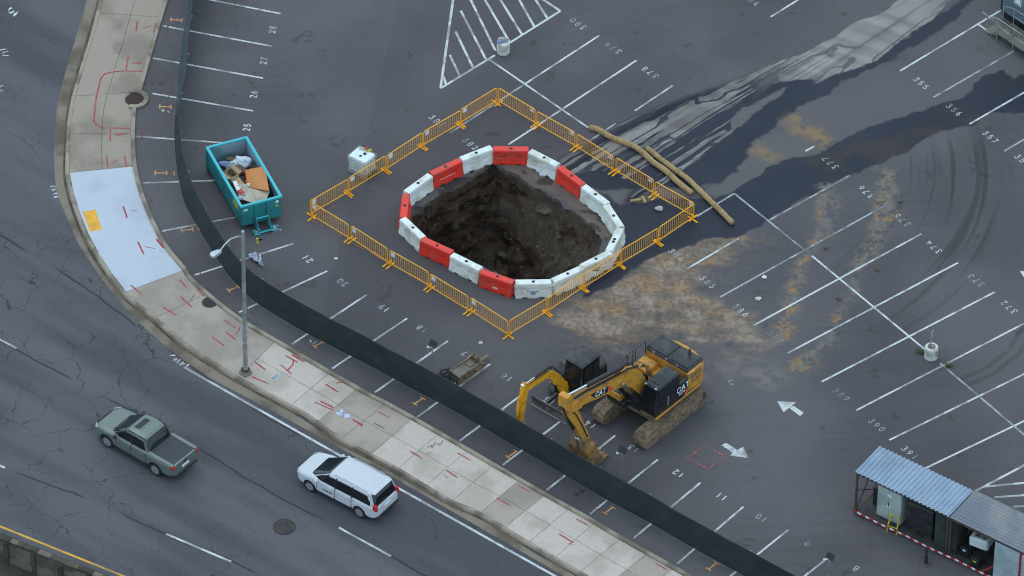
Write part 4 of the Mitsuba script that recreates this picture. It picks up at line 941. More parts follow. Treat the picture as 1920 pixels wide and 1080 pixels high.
for a_, b_, m_, l_, n_2 in [((674, 277), (687, 279.5), 'pale_cardboard', 'tan wooden strip on the tote, left of the red tool', 'wooden_strip'), ((687, 282), (697, 281), 'trestle_yellow', 'yellow strip at the far right edge of the tote', 'yellow_strip')]:
    A, C = at(*a_, 1.17), at(*b_, 1.17); solo(n_2, bar(A, C, .13, .05), m_, l_, 'strip')
A, C = at(681, 273, 1.2), at(687, 279, 1.17)
tl = thing('red_tool', 'small red-headed tool with a dark handle lying on top of the tote', 'tool')
part(tl, 'handle', cyl(A, C, .03, n=8), 'black_rubber'); part(tl, 'head', ico(.09, 2, 3, .2).apply_translation(C + (0, 0, .03)), 'tape_red')

# ------------------------------------------------------------------ straw wattles and bits of timber
def wattle(name, pts, r, lab):
    P = smooth_line([at2(*q) for q in pts], 60); rr = r * (0.96 + .10 * meshkit.noise(z3(P * 2.2, 0), 3)); rr[0] *= .8; rr[-1] *= .8
    return solo(name, tube(np.c_[P, rr * .92], rr, 12), 'wattle_straw', lab, 'straw wattle', smooth=True, group=None)
wattle('straw_wattle', [(1105, 242), (1122, 247), (1140, 258), (1165, 269), (1184, 276), (1201, 286), (1224, 307), (1247, 323), (1271, 345), (1297, 366)], .15, 'bent tan straw wattle with kinks behind the upper right barricades')
wattle('straw_wattle', [(1213, 281), (1239, 302), (1263, 320), (1288, 338), (1310, 359), (1342, 390), (1374, 422)], .14, 'straight tan straw wattle lying over the wet asphalt')
for q, r_, lab, k in [([(1182, 377), (1202, 374)], .06, 'short brown timber offcut on the dark asphalt inside the barricades', 0), ([(1204, 369), (1210, 380)], .05, 'smaller timber offcut beside the brown one inside the barricades', 1)]:
    A, C = at(*q[0], .06), at(*q[1], .06); solo('timber_offcut', bar(A, C, .16, .10), 'wattle_straw', lab, 'timber')
w = at(1235, 393); solo('pale_stone', ico(.16, 2, 71, .35, (1.3, .9, .7)).apply_translation((0, 0, .08)), 'concrete_white', 'pale stone on the wet asphalt inside the right corner of the barricades', 'stone', w)
w = at(1018, 328); solo('litter', crumple(.16, 33, (1.1, .9, .5)).apply_translation((0, 0, .06)), 'plastic_film', 'crumpled white litter on the muddy ledge by a white barrier', 'litter', w)
for k, (px, py, lab) in enumerate([(630, 486, 'small pale stone on the asphalt below the left barricades'), (1433, 521, 'pale stone on the asphalt between stalls 385 and 374'), (1422, 561, 'pale stone beside the tan mud right of number 386'), (901, 644, 'tiny pale stone on the asphalt left of the near barricade corner'),
                                  (1549, 466, 'clay clod in the nearer rut'), (1645, 506, 'clay clod right of the farther rut'), (1688, 379, 'orange clay clod near number 375'), (1573, 561, 'orange clay clod left of the farther rut')]):
    w = at(px, py); solo('small_stone', ico(.09 + .02 * (k % 3), 1, 80 + k, .35, (1.2, 1, .7)).apply_translation((0, 0, .04)), 'rock' if k >= 4 else 'concrete_white', lab, 'stone', w)
for k, (px, py, lab) in enumerate([(1777, 687, 'green weed tuft growing where the stall lines cross'), (1727, 661, 'green weed tuft left of the white concrete post base')]):
    w = at(px, py); r = random.Random(90 + k); ms = []
    for _ in range(46):
        a_ = r.uniform(0, 6.28); l_ = r.uniform(.10, .30); o_ = np.array([r.gauss(0, .08), r.gauss(0, .08), 0]); dd = np.array([math.cos(a_), math.sin(a_), r.uniform(.5, 1.2)]) * l_; sd_ = np.array([-math.sin(a_), math.cos(a_), 0]) * .025
        ms.append(trimesh.Trimesh([o_ - sd_, o_ + sd_, o_ + dd], [[0, 1, 2]], process=False))
    solo('weed_tuft', ms, 'weed', lab, 'weed', w)

# ------------------------------------------------------------------ round concrete bases of removed lamp posts
for px, py, lab, k in [(943.5, 97, 'white concrete post base with blue scraps on top beside the hatched triangle', 0), (1745.5, 669, 'white concrete post base with grey conduits standing out of it', 1)]:
    g = at(px, py); r = .335
    t = thing('post_base', lab, 'post base', g)
    slot = mm(moved(fbox(-.16, .10, -.075, .075, .12, .58), (r * math.cos(-.7) - .005, r * math.sin(-.7), 0), -.7))
    part(t, 'body', mm(cyl((0, 0, 0), (0, 0, .66), r, n=28)) - slot if k else cyl((0, 0, 0), (0, 0, .66), r, n=28), 'concrete_white', smooth=35)
    part(t, 'top_rim', cyl((0, 0, .66), (0, 0, .70), r, r - .035, 28), 'concrete_white', smooth=40)
    if k:
        part(t, 'conduit', tube([(-.05, .02, .69), (-.05, .02, 1.1), (-.03, .03, 1.45), (.02, .05, 1.75)], .032, 8), 'galvanised')
        part(t, 'conduit', cyl((.06, -.12, .69), (.06, -.12, .90), .05, n=10), 'galvanised')
        part(t, 'base_plate', cyl((0, 0, .70), (0, 0, .712), .20, n=20), 'concrete_gutter')
        part(t, 'bolt', [cyl((.17 * math.cos(a_), .17 * math.sin(a_), .70), (.17 * math.cos(a_), .17 * math.sin(a_), .78), .016, n=6) for a_ in (.6, 2.2, 3.7, 5.3)], 'rusty_steel')
        part(t, 'side_cable', moved(tube([(.02, .03, .14), (.03, .03, .35), (.02, .0, .56)], .018, 6), (r * math.cos(-.7) - .005, r * math.sin(-.7), 0), -.7), 'galvanised')
    else:
        part(t, 'blue_scrap', crumple(.12, 41, (1.1, .9, .8)).apply_translation((-.19, -.14, .76)), 'blue_plastic')
        part(t, 'grey_scrap', crumple(.20, 43, (1.3, .8, .4)).apply_translation((.02, .06, .74)), 'grey_bag')
        part(t, 'pale_scrap', crumple(.15, 44, (1.2, .8, .4)).apply_translation((-.08, .2, .74)), 'pale_cardboard')

# ------------------------------------------------------------------ street lamp on the pavement
base = at(460.5, 700); ztop = 9.45
la = at2(393, 466, 9.0) - at2(447, 436, 9.0); an = math.atan2(la[1], la[0]); al = float(np.linalg.norm(la))
lamp = thing('street_lamp', 'tall grey street lamp with a curved arm rising from the pavement', 'street lamp', base, an)
part(lamp, 'plinth', [bx(-.26, .26, -.26, .26, 0, .16, .05), bx(-.2, .2, -.2, .2, .16, .26, .04)], 'concrete_gutter')
part(lamp, 'base_flange', [cyl((0, 0, .26), (0, 0, .30), .22, n=14)] + [cyl((sx * .14, sy * .14, .29), (sx * .14, sy * .14, .37), .02, n=6) for sx in (-1, 1) for sy in (-1, 1)], 'rusty_steel')
part(lamp, 'pole', cyl((0, 0, .30), (0, 0, ztop), .125, .085, 16), 'steel_grey', smooth=40)
for z_ in (2.1, 2.55, 3.1): part(lamp, 'band', cyl((0, 0, z_), (0, 0, z_ + .05), .14, n=16), 'galvanised')
part(lamp, 'pole_cap', cyl((0, 0, ztop), (0, 0, ztop + .07), .095, .06, 14), 'galvanised')
part(lamp, 'arm', tube([(0, 0, 9.12), (.2 * al, 0, 9.34), (.42 * al, 0, 9.42), (.64 * al, 0, 9.27), (.80 * al, 0, 9.03)], [.05, .05, .045, .04, .04], 8), 'galvanised', smooth=40)
hd = part(lamp, 'lamp_head', hull([(.76 * al + x * .62, y * w_, 9.0 + z_) for x, w_, zz in ((0, .07, .05), (.25, .12, .09), (.75, .17, .10), (1, .13, .05)) for y in (-1, 1) for z_ in (-.06, zz)]), 'galvanised')
part(lamp, 'lens', bx(.76 * al + .22, .76 * al + .58, -.11, .11, 8.90, 8.945, .02), 'lamp_clear')

# ------------------------------------------------------------------ manhole covers
def manhole(px, py, r, z_, mat, lab, ribs=True):
    g = at(px, py, z_); t = thing('manhole_cover', lab, 'manhole cover', (g[0], g[1], z_))
    part(t, 'rim', [trimesh.creation.annulus(r, r + .05, .012)], mat)
    part(t, 'lid', cyl((0, 0, -.004), (0, 0, .010), r - .012, n=36), mat)
    part(t, 'raised_bars', [bx(-math.sqrt(max(.01, (r - .06) ** 2 - y * y)), math.sqrt(max(.01, (r - .06) ** 2 - y * y)), y - .02, y + .02, .008, .016, .003) for y in np.linspace(-r + .12, r - .12, 7)], mat, kind='stuff')
    return t
m1 = manhole(252, 187, .44, .005, 'rusty_iron', 'rusty brown manhole cover at the bulge in the back kerb')
c2 = frames[m1][:2, 3]; out = (at2(320, 187) - c2); out /= np.linalg.norm(out); a0 = math.atan2(out[1], out[0])
arc = [(math.cos(a), math.sin(a)) for a in np.linspace(a0 - 2.0, a0 + 2.0, 30)]
part(m1, 'collar', prism([(x * .74 , y * .74) for x, y in arc] + [(x * .50, y * .50) for x, y in arc[::-1]], -.03, .118), 'concrete_kerb')
manhole(393, 567, .35, .003, 'cast_iron', 'black manhole cover in the pavement near the street lamp')
manhole(533, 988, .52, ZR + .006, 'cast_iron', 'large black manhole cover in the street')

# ------------------------------------------------------------------ thin posts with flat heads behind the fence
for px, py, hx_, hy_, lab in [(810.5, 699, 813, 641, 'grey post with a flat black head beside the numeral 18'), (1164.5, 898, 1169, 845, 'grey post with a flat black head left of the number 13'), (1552, 1098, 1559, 1046, 'grey post with a flat black head at the lower edge of the car park')]:
    g = at(px, py); t = thing('flat_head_post', lab, 'sign post', g, math.atan2(*(at2(1313, 905) - at2(1233, 862))[::-1]))
    part(t, 'post', cyl((0, 0, 0), (0, 0, 1.95), .028, n=8), 'steel_grey')
    part(t, 'head', moved(bx(-.20, .22, -.03, .03, -.17, .17, .01), (0.02, .03, 1.98), 0, -.55), 'decal_black')
    part(t, 'connector', bx(-.34, -.22, -.03, .04, 1.52, 1.62, .01), 'decal_white'); part(t, 'bracket', bar((-.28, 0, 1.56), (.0, 0, 1.72), .03, .03), 'galvanised')
g = at(484.5, 494); t = thing('flat_head_post', 'thin grey post with a yellow head and crumpled sheeting at its foot', 'sign post', g)
part(t, 'post', cyl((0, 0, 0), (0, 0, 1.62), .028, n=8), 'steel_grey'); part(t, 'head', cyl((-.03, 0, 1.40), (-.03, 0, 1.70), .065, .05, 10), 'trestle_yellow'); part(t, 'dark_head', bx(.04, .22, -.03, .03, 1.58, 1.70, .01), 'decal_black')
A = [at(*q) for q in ((463, 483), (487, 474), (494, 506), (491, 500))]
r = random.Random(5); v = []
tri_ = Polygon(P2([(464, 484), (478, 472), (489, 478), (492, 492), (496, 508), (484, 498)]))
gx2, gy2 = np.meshgrid(np.linspace(tri_.bounds[0], tri_.bounds[2], 26), np.linspace(tri_.bounds[1], tri_.bounds[3], 30), indexing='ij'); pp = np.c_[gx2.ravel(), gy2.ravel()]
ins = shapely.contains_xy(tri_, pp[:, 0], pp[:, 1]); zz = .04 + .38 * np.abs(meshkit.fbm(z3(pp * 2.6, 0), 3, 61) - .45) * 2
ii, jj = np.meshgrid(np.arange(25), np.arange(29), indexing='ij'); q_ = ii * 30 + jj; qd = np.stack([q_, q_ + 30, q_ + 31, q_ + 1], -1).reshape(-1, 4); qd = qd[ins[qd].all(1)]
solo('plastic_sheeting', (np.c_[pp, zz], qd), 'pale_sheet', 'crumpled pale blue plastic sheeting at the foot of the yellow-headed post', 'sheeting')

# ------------------------------------------------------------------ stone-faced parapet below the street
Q0, Q1 = at2(0, 1001, ZR), at2(232, 1093, ZR); dq = Q1 - Q0; lq = np.linalg.norm(dq); dq /= lq
par = thing('parapet', 'old concrete parapet with recessed panels along the near edge of the street', 'parapet', (Q0[0], Q0[1], ZR), math.atan2(dq[1], dq[0]))
part(par, 'coping', bx(-14, lq + 14, -.34, .0, -.06, .12, .03), 'verge_soil')
part(par, 'wall', fbox(-14, lq + 14, -.30, -.10, -1.45, -.06), 'parapet_concrete')
for k in range(-6, 12):
    x = k * 1.55 + .55
    part(par, 'pier', bx(x - .10, x + .10, -.42, -.22, -1.45, -.02, .03), 'verge_soil')
    part(par, 'panel', bx(x + .16, x + 1.39, -.335, -.28, -1.05, -.18, .03), 'parapet_concrete')
    part(par, 'cap_stone', bx(x + .25, x + .95, -.40, -.08, .122, .16, .015), 'parapet_concrete')
# ------------------------------------------------------------------ vehicles
def loft(sections):
    """Watertight body through rings of equal length."""
    n = len(sections[0]); v = np.vstack(sections); fs = []
    i = np.arange(n); j = (i + 1) % n
    for k in range(len(sections) - 1):
        a, b = k * n, (k + 1) * n
        fs += [np.c_[a + i, b + i, a + j], np.c_[a + j, b + i, b + j]]
    c0, c1 = len(v), len(v) + 1; v = np.vstack([v, [np.mean(sections[0], 0)], [np.mean(sections[-1], 0)]]); e = (len(sections) - 1) * n
    fs += [np.c_[np.full(n, c0), i, j], np.c_[np.full(n, c1), e + j, e + i]]
    m = trimesh.Trimesh(v, np.vstack(fs), process=False)
    if m.volume < 0: m.invert()
    return m


def interp(T, x): return np.interp(x, [p[0] for p in T], [p[1] for p in T])


def ring_(x, w, z0, z1, e=5.0, n=36, tum=0.0):
    a = np.linspace(0, 2 * math.pi, n, endpoint=False); c, s = np.cos(a), np.sin(a)
    y = np.sign(c) * np.abs(c) ** (2 / e) * w; z_ = np.sign(s) * np.abs(s) ** (2 / e)
    zz = (z0 + z1) / 2 + z_ * (z1 - z0) / 2
    y = y * (1 - tum * np.clip((zz - z0) / (z1 - z0), 0, 1))
    return np.c_[np.full(n, x), y, zz]


def wheel(t, x, y, r, w_, s):
    key = part(t, 'wheel', [cyl((x, y - w_ / 2, r), (x, y + w_ / 2, r), r, n=28)], 'black_rubber', smooth=40)
    part(key, 'rim', [trimesh.creation.annulus(r * .52, r * .66, .03).apply_transform(M((x, y + s * w_ / 2, r)) @ trimesh.transformations.rotation_matrix(math.pi / 2, (1, 0, 0)))] +
         [bar((x, y + s * (w_ / 2 + .008), r), (x + r * .58 * math.cos(a), y + s * (w_ / 2 + .008), r + r * .58 * math.sin(a)), .075, .03, (0, 1, 0)) for a in np.linspace(0, 2 * math.pi, 6)[:-1]] +
         [cyl((x, y + s * (w_ / 2 - .02), r), (x, y + s * (w_ / 2 + .025), r), r * .18, n=12)], 'alloy')
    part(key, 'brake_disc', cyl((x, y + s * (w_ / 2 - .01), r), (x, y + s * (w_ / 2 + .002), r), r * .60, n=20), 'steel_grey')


def arches(body, xs, W, r):
    for x in xs:
        for s in (-1, 1): body = body - mm(cyl((x, s * (W - .30), r), (x, s * (W + .2), r), r + .055, n=28))
    return body


def roof_skin(spec, rx):
    rows = []
    for x in rx:
        z0, z1 = spec['belt'] - .06, interp(spec['roof'], x); a = np.linspace(math.radians(7), math.radians(173), 25); e = 7
        c, s = np.cos(a), np.sin(a); zz = (z0 + z1) / 2 + np.abs(s) ** (2 / e) * (z1 - z0) / 2
        y = np.sign(c) * np.abs(c) ** (2 / e) * interp(spec['gw'], x) * (1 - spec['tum'] * np.clip((zz - z0) / (z1 - z0), 0, 1))
        rows.append(np.c_[np.full(25, x), y * 1.012, zz + .012])
    return cat([strip(p, q) for p, q in zip(rows[1:], rows[:-1])])


def vehicle(name, lab, catg, loc, ang, spec, paint):
    t = thing(name, lab, catg, loc, ang)
    L2, W = spec['L'] / 2, spec['W'] / 2
    xs = np.unique(np.r_[np.linspace(-L2, L2, 46), -L2 + .05, L2 - .05, -L2 + .12, L2 - .12])
    body = mm(loft([ring_(x, interp(spec['w'], x), interp(spec['zb'], x), interp(spec['zt'], x), 6.5) for x in xs]))
    for f in spec.get('cut', []): body = body - mm(f)
    body = arches(body, spec['axles'], W, spec['r'])
    part(t, 'body', body, paint, smooth=35)
    g = spec['glass']; gx = np.linspace(g[0][0], g[-1][0], 26)
    def ringg(x):
        z0, z1 = spec['belt'] - .06, interp(spec['roof'], x)
        return ring_(x, interp(spec['gw'], x), z0, max(z1, z0 + .03), 7, 32, spec['tum'])
    part(t, 'windows', loft([ringg(x) for x in gx]), 'glass_dark', smooth=35)
    # roof skin, pillars and rails in body colour over the glass
    rx = np.linspace(spec['roofx'][0], spec['roofx'][1], 18)
    part(t, 'roof', roof_skin(spec, rx), paint, smooth=True)
    for nm, (x0_, x1_, wd) in spec['pillars'].items():
        for s in (-1, 1):
            p = []
            for x, z_ in ((x0_, spec['belt'] - .02), (x1_, interp(spec['roof'], x1_) - .015)):
                k = (z_ - spec['belt'] + .06) / max(.1, interp(spec['roof'], x) - spec['belt'] + .06)
                y = s * (interp(spec['gw'], x) * (1 - spec['tum'] * min(1, max(0, k))) + .006); p.append((x, y, z_))
            part(t, nm, bar(p[0], p[1], wd, .05, (0, 1, 0)) if False else hull([(q[0] + dx, q[1] + dy, q[2]) for q in p for dx in (-wd / 2, wd / 2) for dy in (-.035 * s, .008 * s)]), paint)
    for a in spec['axles']:
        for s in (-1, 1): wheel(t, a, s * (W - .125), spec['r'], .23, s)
    for s in (-1, 1):
        part(t, 'mirror', bx(spec['mx'] - .08, spec['mx'] + .10, s * (W + .09) - .10, s * (W + .09) + .10, spec['belt'] - .02, spec['belt'] + .15, .04), spec.get('mirror', paint))
        part(t, 'headlight', hull([(L2 - .38, s * (W - .10), spec['hz'] + .02), (L2 - .30, s * (W - .06), spec['hz'] + .12), (L2 - .03, s * (W - .38), spec['hz']), (L2 - .05, s * (W - .36), spec['hz'] + .12), (L2 - .14, s * (W - .16), spec['hz'] - .02), (L2 - .3, s * (W - .2), spec['hz'] + .13)]), 'lamp_clear')
        x_, z0_, z1_ = spec['tail']
        part(t, 'tail_light', bx(-L2 - .012, -L2 + .24, s * (interp(spec['w'], -L2 + .1) - .06) - .085, s * (interp(spec['w'], -L2 + .1) - .06) + .075, z0_, z1_, .03), 'tail_red')
        part(t, 'sill_trim', bx(spec['axles'][1] + .45, spec['axles'][0] - .45, s * (W - .04) - .02, s * (W - .04) + .02, .24, .36, .01), 'car_trim')
        for x in spec['handles']: part(t, 'door_handle', bx(x - .10, x + .10, s * (W - .005) - .012, s * (W - .005) + .018, spec['belt'] - .16, spec['belt'] - .125, .008), paint)
        for x in spec['seams']: part(t, 'door_seam', bx(x - .012, x + .012, s * (W - .012) - .010, s * (W - .012) + .014, .36, spec['belt'] - .02, .004), 'car_trim')
    part(t, 'grille', bx(L2 - .07, L2 + .004, -W + .5, W - .5, .45, spec['hz'] + .04, .02), 'car_trim')
    part(t, 'number_plate', bx(-L2 - .020, -L2 + .01, -.26, .26, spec['plate'], spec['plate'] + .15, .006), 'decal_white')
    part(t, 'rear_bumper', bx(-L2 - .05, -L2 + .12, -W + .14, W - .14, .36, .52, .03), 'car_trim')
    part(t, 'undertray', bx(-L2 + .4, L2 - .4, -W + .25, W - .25, .2, .34, .02), 'car_trim')
    return t


van_c = at(649, 925, ZR); van_d = at2(-787 * .037 + 649, 925 - 617 * .0249, ZR) - van_c[:2]
van = dict(L=5.10, W=1.98, r=.345, axles=(1.50, -1.55), belt=1.03,
           w=[(-2.55, .80), (-2.48, .90), (-2.2, .965), (1.6, .985), (2.1, .93), (2.35, .82), (2.5, .62), (2.55, .45)],
           zb=[(-2.55, .42), (-2.3, .27), (2.2, .24), (2.55, .40)],
           zt=[(-2.55, 1.04), (-2.4, 1.08), (1.15, 1.08), (1.45, 1.05), (2.0, .95), (2.35, .84), (2.5, .74), (2.55, .66)],
           glass=[(-2.46, 0), (1.62, 0)], roof=[(-2.46, 1.12), (-2.40, 1.25), (-2.12, 1.70), (-1.9, 1.745), (-.6, 1.775), (.15, 1.74), (.42, 1.69), (.95, 1.38), (1.50, 1.07), (1.62, 1.0)],
           gw=[(-2.46, .86), (-2.2, .93), (0, .955), (.9, .93), (1.62, .74)], tum=.16, roofx=(-2.14, .40), pillars={'front_pillar': (1.36, .36, .09), 'rear_pillar': (-2.30, -2.02, .26)}, mx=1.0, hz=.70, tail=(-2.5, .86, 1.22), handles=(.25, -.72), seams=(1.05, -.05, -1.05), plate=.80)
vk = vehicle('minivan', 'white minivan driving along the street beside the edge line', 'minivan', van_c, math.atan2(van_d[1], van_d[0]), van, 'car_white')
part(vk, 'rear_spoiler', bx(-2.30, -2.02, -.70, .70, 1.70, 1.75, .02), 'car_white')
part(vk, 'roof_rail', [tube([(-1.9, s * .74, 1.74), (-1.8, s * .75, 1.80), (.0, s * .75, 1.80), (.1, s * .74, 1.75)], .02, 6) for s in (-1, 1)], 'alloy')
for s in (-1, 1): part(vk, 'door_lettering', [bx(.62 - k * .13, .70 - k * .13, s * .988 - .004, s * .988 + .006, .62, .70, .003) for k in range(5)], 'car_trim')
for s in (-1, 1): part(vk, 'window_post', [hull([(x + dx, s * (y + dy), z_) for x, y, z_ in ((xp, .955, 1.03), (xp - .03, .835, 1.66)) for dx in (-.03, .03) for dy in (-.03, .004)]) for xp in (-.05, -1.05)], 'car_trim')
part(vk, 'wiper', bar((-2.49, -.10, 1.20), (-2.44, .35, 1.26), .02, .02), 'car_trim')

pk_c = at(272, 846, ZR); pk_d = at2(272 - 28, 846 - 16.3, ZR) - pk_c[:2]
pk = dict(L=5.30, W=1.98, r=.37, axles=(1.62, -1.52), belt=1.12,
          w=[(-2.65, .86), (-2.5, .95), (-2.2, .98), (1.7, .985), (2.2, .93), (2.45, .82), (2.6, .62), (2.65, .45)],
          zb=[(-2.65, .50), (-2.35, .34), (2.2, .30), (2.65, .46)],
          zt=[(-2.65, 1.16), (-1.0, 1.17), (1.1, 1.12), (1.35, 1.10), (2.1, 1.02), (2.45, .90), (2.6, .78), (2.65, .70)],
          cut=[fbox(-2.55, -1.02, -.76, .76, .72, 1.4)],
          glass=[(-1.06, 0), (1.48, 0)], roof=[(-1.06, 1.14), (-1.02, 1.25), (-.74, 1.70), (-.6, 1.765), (-.1, 1.80), (.30, 1.77), (.50, 1.72), (.95, 1.45), (1.40, 1.14), (1.48, 1.08)],
          gw=[(-1.06, .86), (-.6, .93), (.9, .92), (1.48, .76)], tum=.18, roofx=(-.74, .46), pillars={'front_pillar': (1.26, .42, .09), 'rear_pillar': (-.92, -.66, .16)}, mx=.98, hz=.80, tail=(-2.6, .92, 1.14), handles=(.20, -.66), seams=(1.02, .05, -.92), plate=.70, mirror='car_trim')
pkk = vehicle('pickup_truck', 'grey-green pickup truck with a dark covered bed in the street', 'pickup', pk_c, math.atan2(pk_d[1], pk_d[0]), pk, 'silver_green')
part(pkk, 'bed_cover', bx(-2.56, -1.03, -.765, .765, 1.09, 1.165, .02), 'bed_vinyl')
part(pkk, 'sunroof', bx(-.18, .28, -.42, .42, 1.775, 1.808, .02), 'glass_dark')
part(pkk, 'roof_rail', [bar((-.72, s * .735, 1.735), (.40, s * .74, 1.735), .05, .05) for s in (-1, 1)], 'car_trim')
for s in (-1, 1): part(pkk, 'window_post', hull([(x + dx, s * (y + dy), z_) for x, y, z_ in ((.05, .93, 1.10), (.02, .78, 1.70)) for dx in (-.03, .03) for dy in (-.03, .004)]), 'car_trim')
for s in (-1, 1): part(pkk, 'bed_rail', bx(-2.6, -1.0, s * .86 - .10, s * .86 + .10, 1.155, 1.19, .015), 'silver_green')
part(pkk, 'tailgate_handle', bx(-2.675, -2.64, -.14, .14, .98, 1.06, .01), 'car_trim')
for ax in pk['axles']:
    for s in (-1, 1): part(pkk, 'arch_trim', trimesh.creation.annulus(.415, .47, .03, segments=28).apply_transform(M((ax, s * .972, .37)) @ trimesh.transformations.rotation_matrix(math.pi / 2, (1, 0, 0))).slice_plane((0, 0, .42), (0, 0, 1)), 'car_trim')

# ------------------------------------------------------------------ tracked excavators
def stadium(L, r, n):
    """n points and tangents round a track loop of wheelbase L and radius r."""
    tot = 2 * L + 2 * math.pi * r; out = []
    for k in range(n):
        s = tot * k / n
        if s < L: p, a = (-L / 2 + s, 2 * r), 0
        elif s < L + math.pi * r: q = (s - L) / r; p, a = (L / 2 + r * math.sin(q), r + r * math.cos(q)), -q
        elif s < 2 * L + math.pi * r: p, a = (L / 2 - (s - L - math.pi * r), 0), math.pi
        else: q = (s - 2 * L - math.pi * r) / r; p, a = (-L / 2 - r * math.sin(q), r - r * math.cos(q)), math.pi - q
        out.append((p, a))
    return out


def track(t, y, L, r, w_, n, mat, bare):
    k = part(t, 'track', [side([(p[0] * .985, p[1] * .985 + .01) for p, a in stadium(L, r - .03, 60)], y - w_ * .30, y + w_ * .30)], bare)
    shoes = []
    for (px, pz), a in stadium(L, r, n):
        plate = bx(-.5 * (2 * L + 2 * math.pi * r) / n + .012, .5 * (2 * L + 2 * math.pi * r) / n - .012, -w_ / 2, w_ / 2, -.035, .0, .008)
        g = bx(-.02, .012, -w_ / 2, w_ / 2, -.002, .03, .006); g2 = bx(.05, .07, -w_ / 2, w_ / 2, -.002, .022, .006)
        m = cat([plate, g, g2]); m.apply_transform(M((px, y, pz)) @ trimesh.transformations.rotation_matrix(-a, (0, 1, 0))); shoes.append(m)
    for m in shoes: part(k, 'shoe', m, mat)
    part(t, 'track_frame', side([(-L / 2 - .1, r * .6), (L / 2 + .1, r * .6), (L / 2 - .1, r * 1.45), (-L / 2 + .1, r * 1.45)], y - w_ * .36, y + w_ * .36), bare)
    for x in (-L / 2, L / 2): part(t, 'sprocket', cyl((x, y - w_ * .37, r), (x, y + w_ * .37, r), r * .62, n=18), bare)
    for x in np.linspace(-L / 2 + .5, L / 2 - .5, 6): part(t, 'roller', cyl((x, y - w_ * .38, r * .42), (x, y + w_ * .38, r * .42), r * .28, n=12), bare)
    return k


def ram(t, p0, p1, rb, rr, frac, name='ram'):
    p0, p1 = np.asarray(p0, float), np.asarray(p1, float); m = p0 + (p1 - p0) * frac
    k = part(t, name, [cyl(p0, m, rb, n=12), cyl(p0 - (0, .09, 0), p0 + (0, .09, 0), rb * 1.15, n=10), cyl(m - (p1 - p0) / np.linalg.norm(p1 - p0) * .1, m, rb * 1.15, n=12)], 'black_metal', smooth=40)
    part(k, 'rod', [cyl(m, p1, rr, n=10), cyl(p1 - (0, .09, 0), p1 + (0, .09, 0), rr * 1.7, n=10)], 'chrome', smooth=40)


HD = math.atan2(-.765, -.645)
ec = at(1217, 771); ex = thing('large_excavator', 'large yellow tracked excavator with a black cab, its boom reaching toward the fence', 'excavator', ec, HD)
for y in (-1.33, 1.33): track(ex, y, 3.95, .45, .72, 48, 'muddy_steel', 'muddy_steel')
part(ex, 'car_body', [bx(-.95, .95, -1.0, 1.0, .48, .95, .08)] + [hull([(sx * .5, sy * .5, .55), (sx * .5, sy * .5, .9), (sx * 1.25, sy * 1.1, .5), (sx * 1.25, sy * 1.1, .82), (sx * .8, sy * 1.1, .5), (sx * .8, sy * 1.1, .82)]) for sx in (-1, 1) for sy in (-1, 1)], 'muddy_steel')
part(ex, 'slew_ring', cyl((0, 0, .92), (0, 0, 1.12), .78, n=28), 'muddy_steel')
part(ex, 'deck', prism([(-2.1, -1.45), (1.55, -1.45), (1.60, -1.2), (1.6, -.35), (1.25, -.30), (1.25, .38), (.45, .45), (.45, 1.45), (-2.1, 1.45)], 1.12, 1.32), 'black_metal')
cw = [(-1.95, -1.46), (-2.35, -1.45), (-2.68, -1.20), (-2.88, -.6), (-2.93, 0), (-2.88, .6), (-2.68, 1.20), (-2.35, 1.45), (-1.95, 1.46)]
part(ex, 'counterweight', [prism(cw, 1.18, 2.28), hull([(x * .995, y * .99, z_) for x, y in cw for z_ in (2.28,)] + [(x * .97 - .02, y * .95, 2.40) for x, y in cw])], 'machine_yellow')
part(ex, 'engine_housing', [bx(-2.60, -1.36, -1.42, 1.28, 1.35, 2.33, .04)], 'machine_yellow')
hood = part(ex, 'engine_hood', [bx(-2.62, -1.34, -1.44, 1.28, 2.32, 2.58, .09)], 'black_paint')
part(hood, 'hood_panel', bx(-2.52, -1.44, -1.36, -.12, 2.57, 2.63, .03), 'black_paint'); part(hood, 'hood_panel', bx(-2.52, -1.44, .10, 1.20, 2.57, 2.63, .03), 'black_paint')
part(hood, 'exhaust', cyl((-2.30, .62, 2.6), (-2.30, .62, 2.95), .07, n=12), 'rusty_steel')
for y in (-.9, -.1, .6): part(hood, 'hood_latch', bx(-1.36, -1.32, y - .05, y + .05, 2.46, 2.54, .01), 'alloy')
part(ex, 'side_door', [bx(-2.30, -1.22, 1.30, 1.46, 1.34, 2.50, .03)], 'machine_yellow')
for k in range(4): part(ex, 'door_louvre', bx(-2.16 + k * .20, -2.04 + k * .20, 1.455, 1.475, 1.75, 2.35, .006), 'muddy_yellow')
sp = part(ex, 'side_panel', [bx(-1.20, -.50, 1.28, 1.46, 1.34, 2.32, .03)], 'decal_black')
def side_text(txt, h, loc, mat, par, flip=1, tilt=0.0):
    m = meshkit.text_mesh(txt, h, .004, True); lo, hi = m.bounds; m.apply_translation(-(lo + hi) / 2)
    R = np.eye(4); R[:3, 0] = (-1, 0, 0); R[:3, 1] = (0, 0, 1); R[:3, 2] = (0, 1, 0)
    m.apply_transform(M(loc) @ trimesh.transformations.rotation_matrix(tilt, (0, 1, 0)) @ R); return part(par, 'lettering', m, mat)
side_text('CAT', .34, (-.80, 1.466, 1.98), 'decal_white', sp); side_text('329F', .15, (-.72, 1.466, 1.66), 'decal_white', sp)
part(sp, 'red_triangle', hull([(-1.19, 1.463 + d, z_) for d in (0, .004) for z_ in (1.36, 1.78)] + [(-.86, 1.463 + d, 1.36) for d in (0, .004)]), 'decal_red')
part(ex, 'walkway_edge', bx(-2.05, 1.30, 1.42, 1.50, 1.18, 1.30, .015), 'machine_yellow')
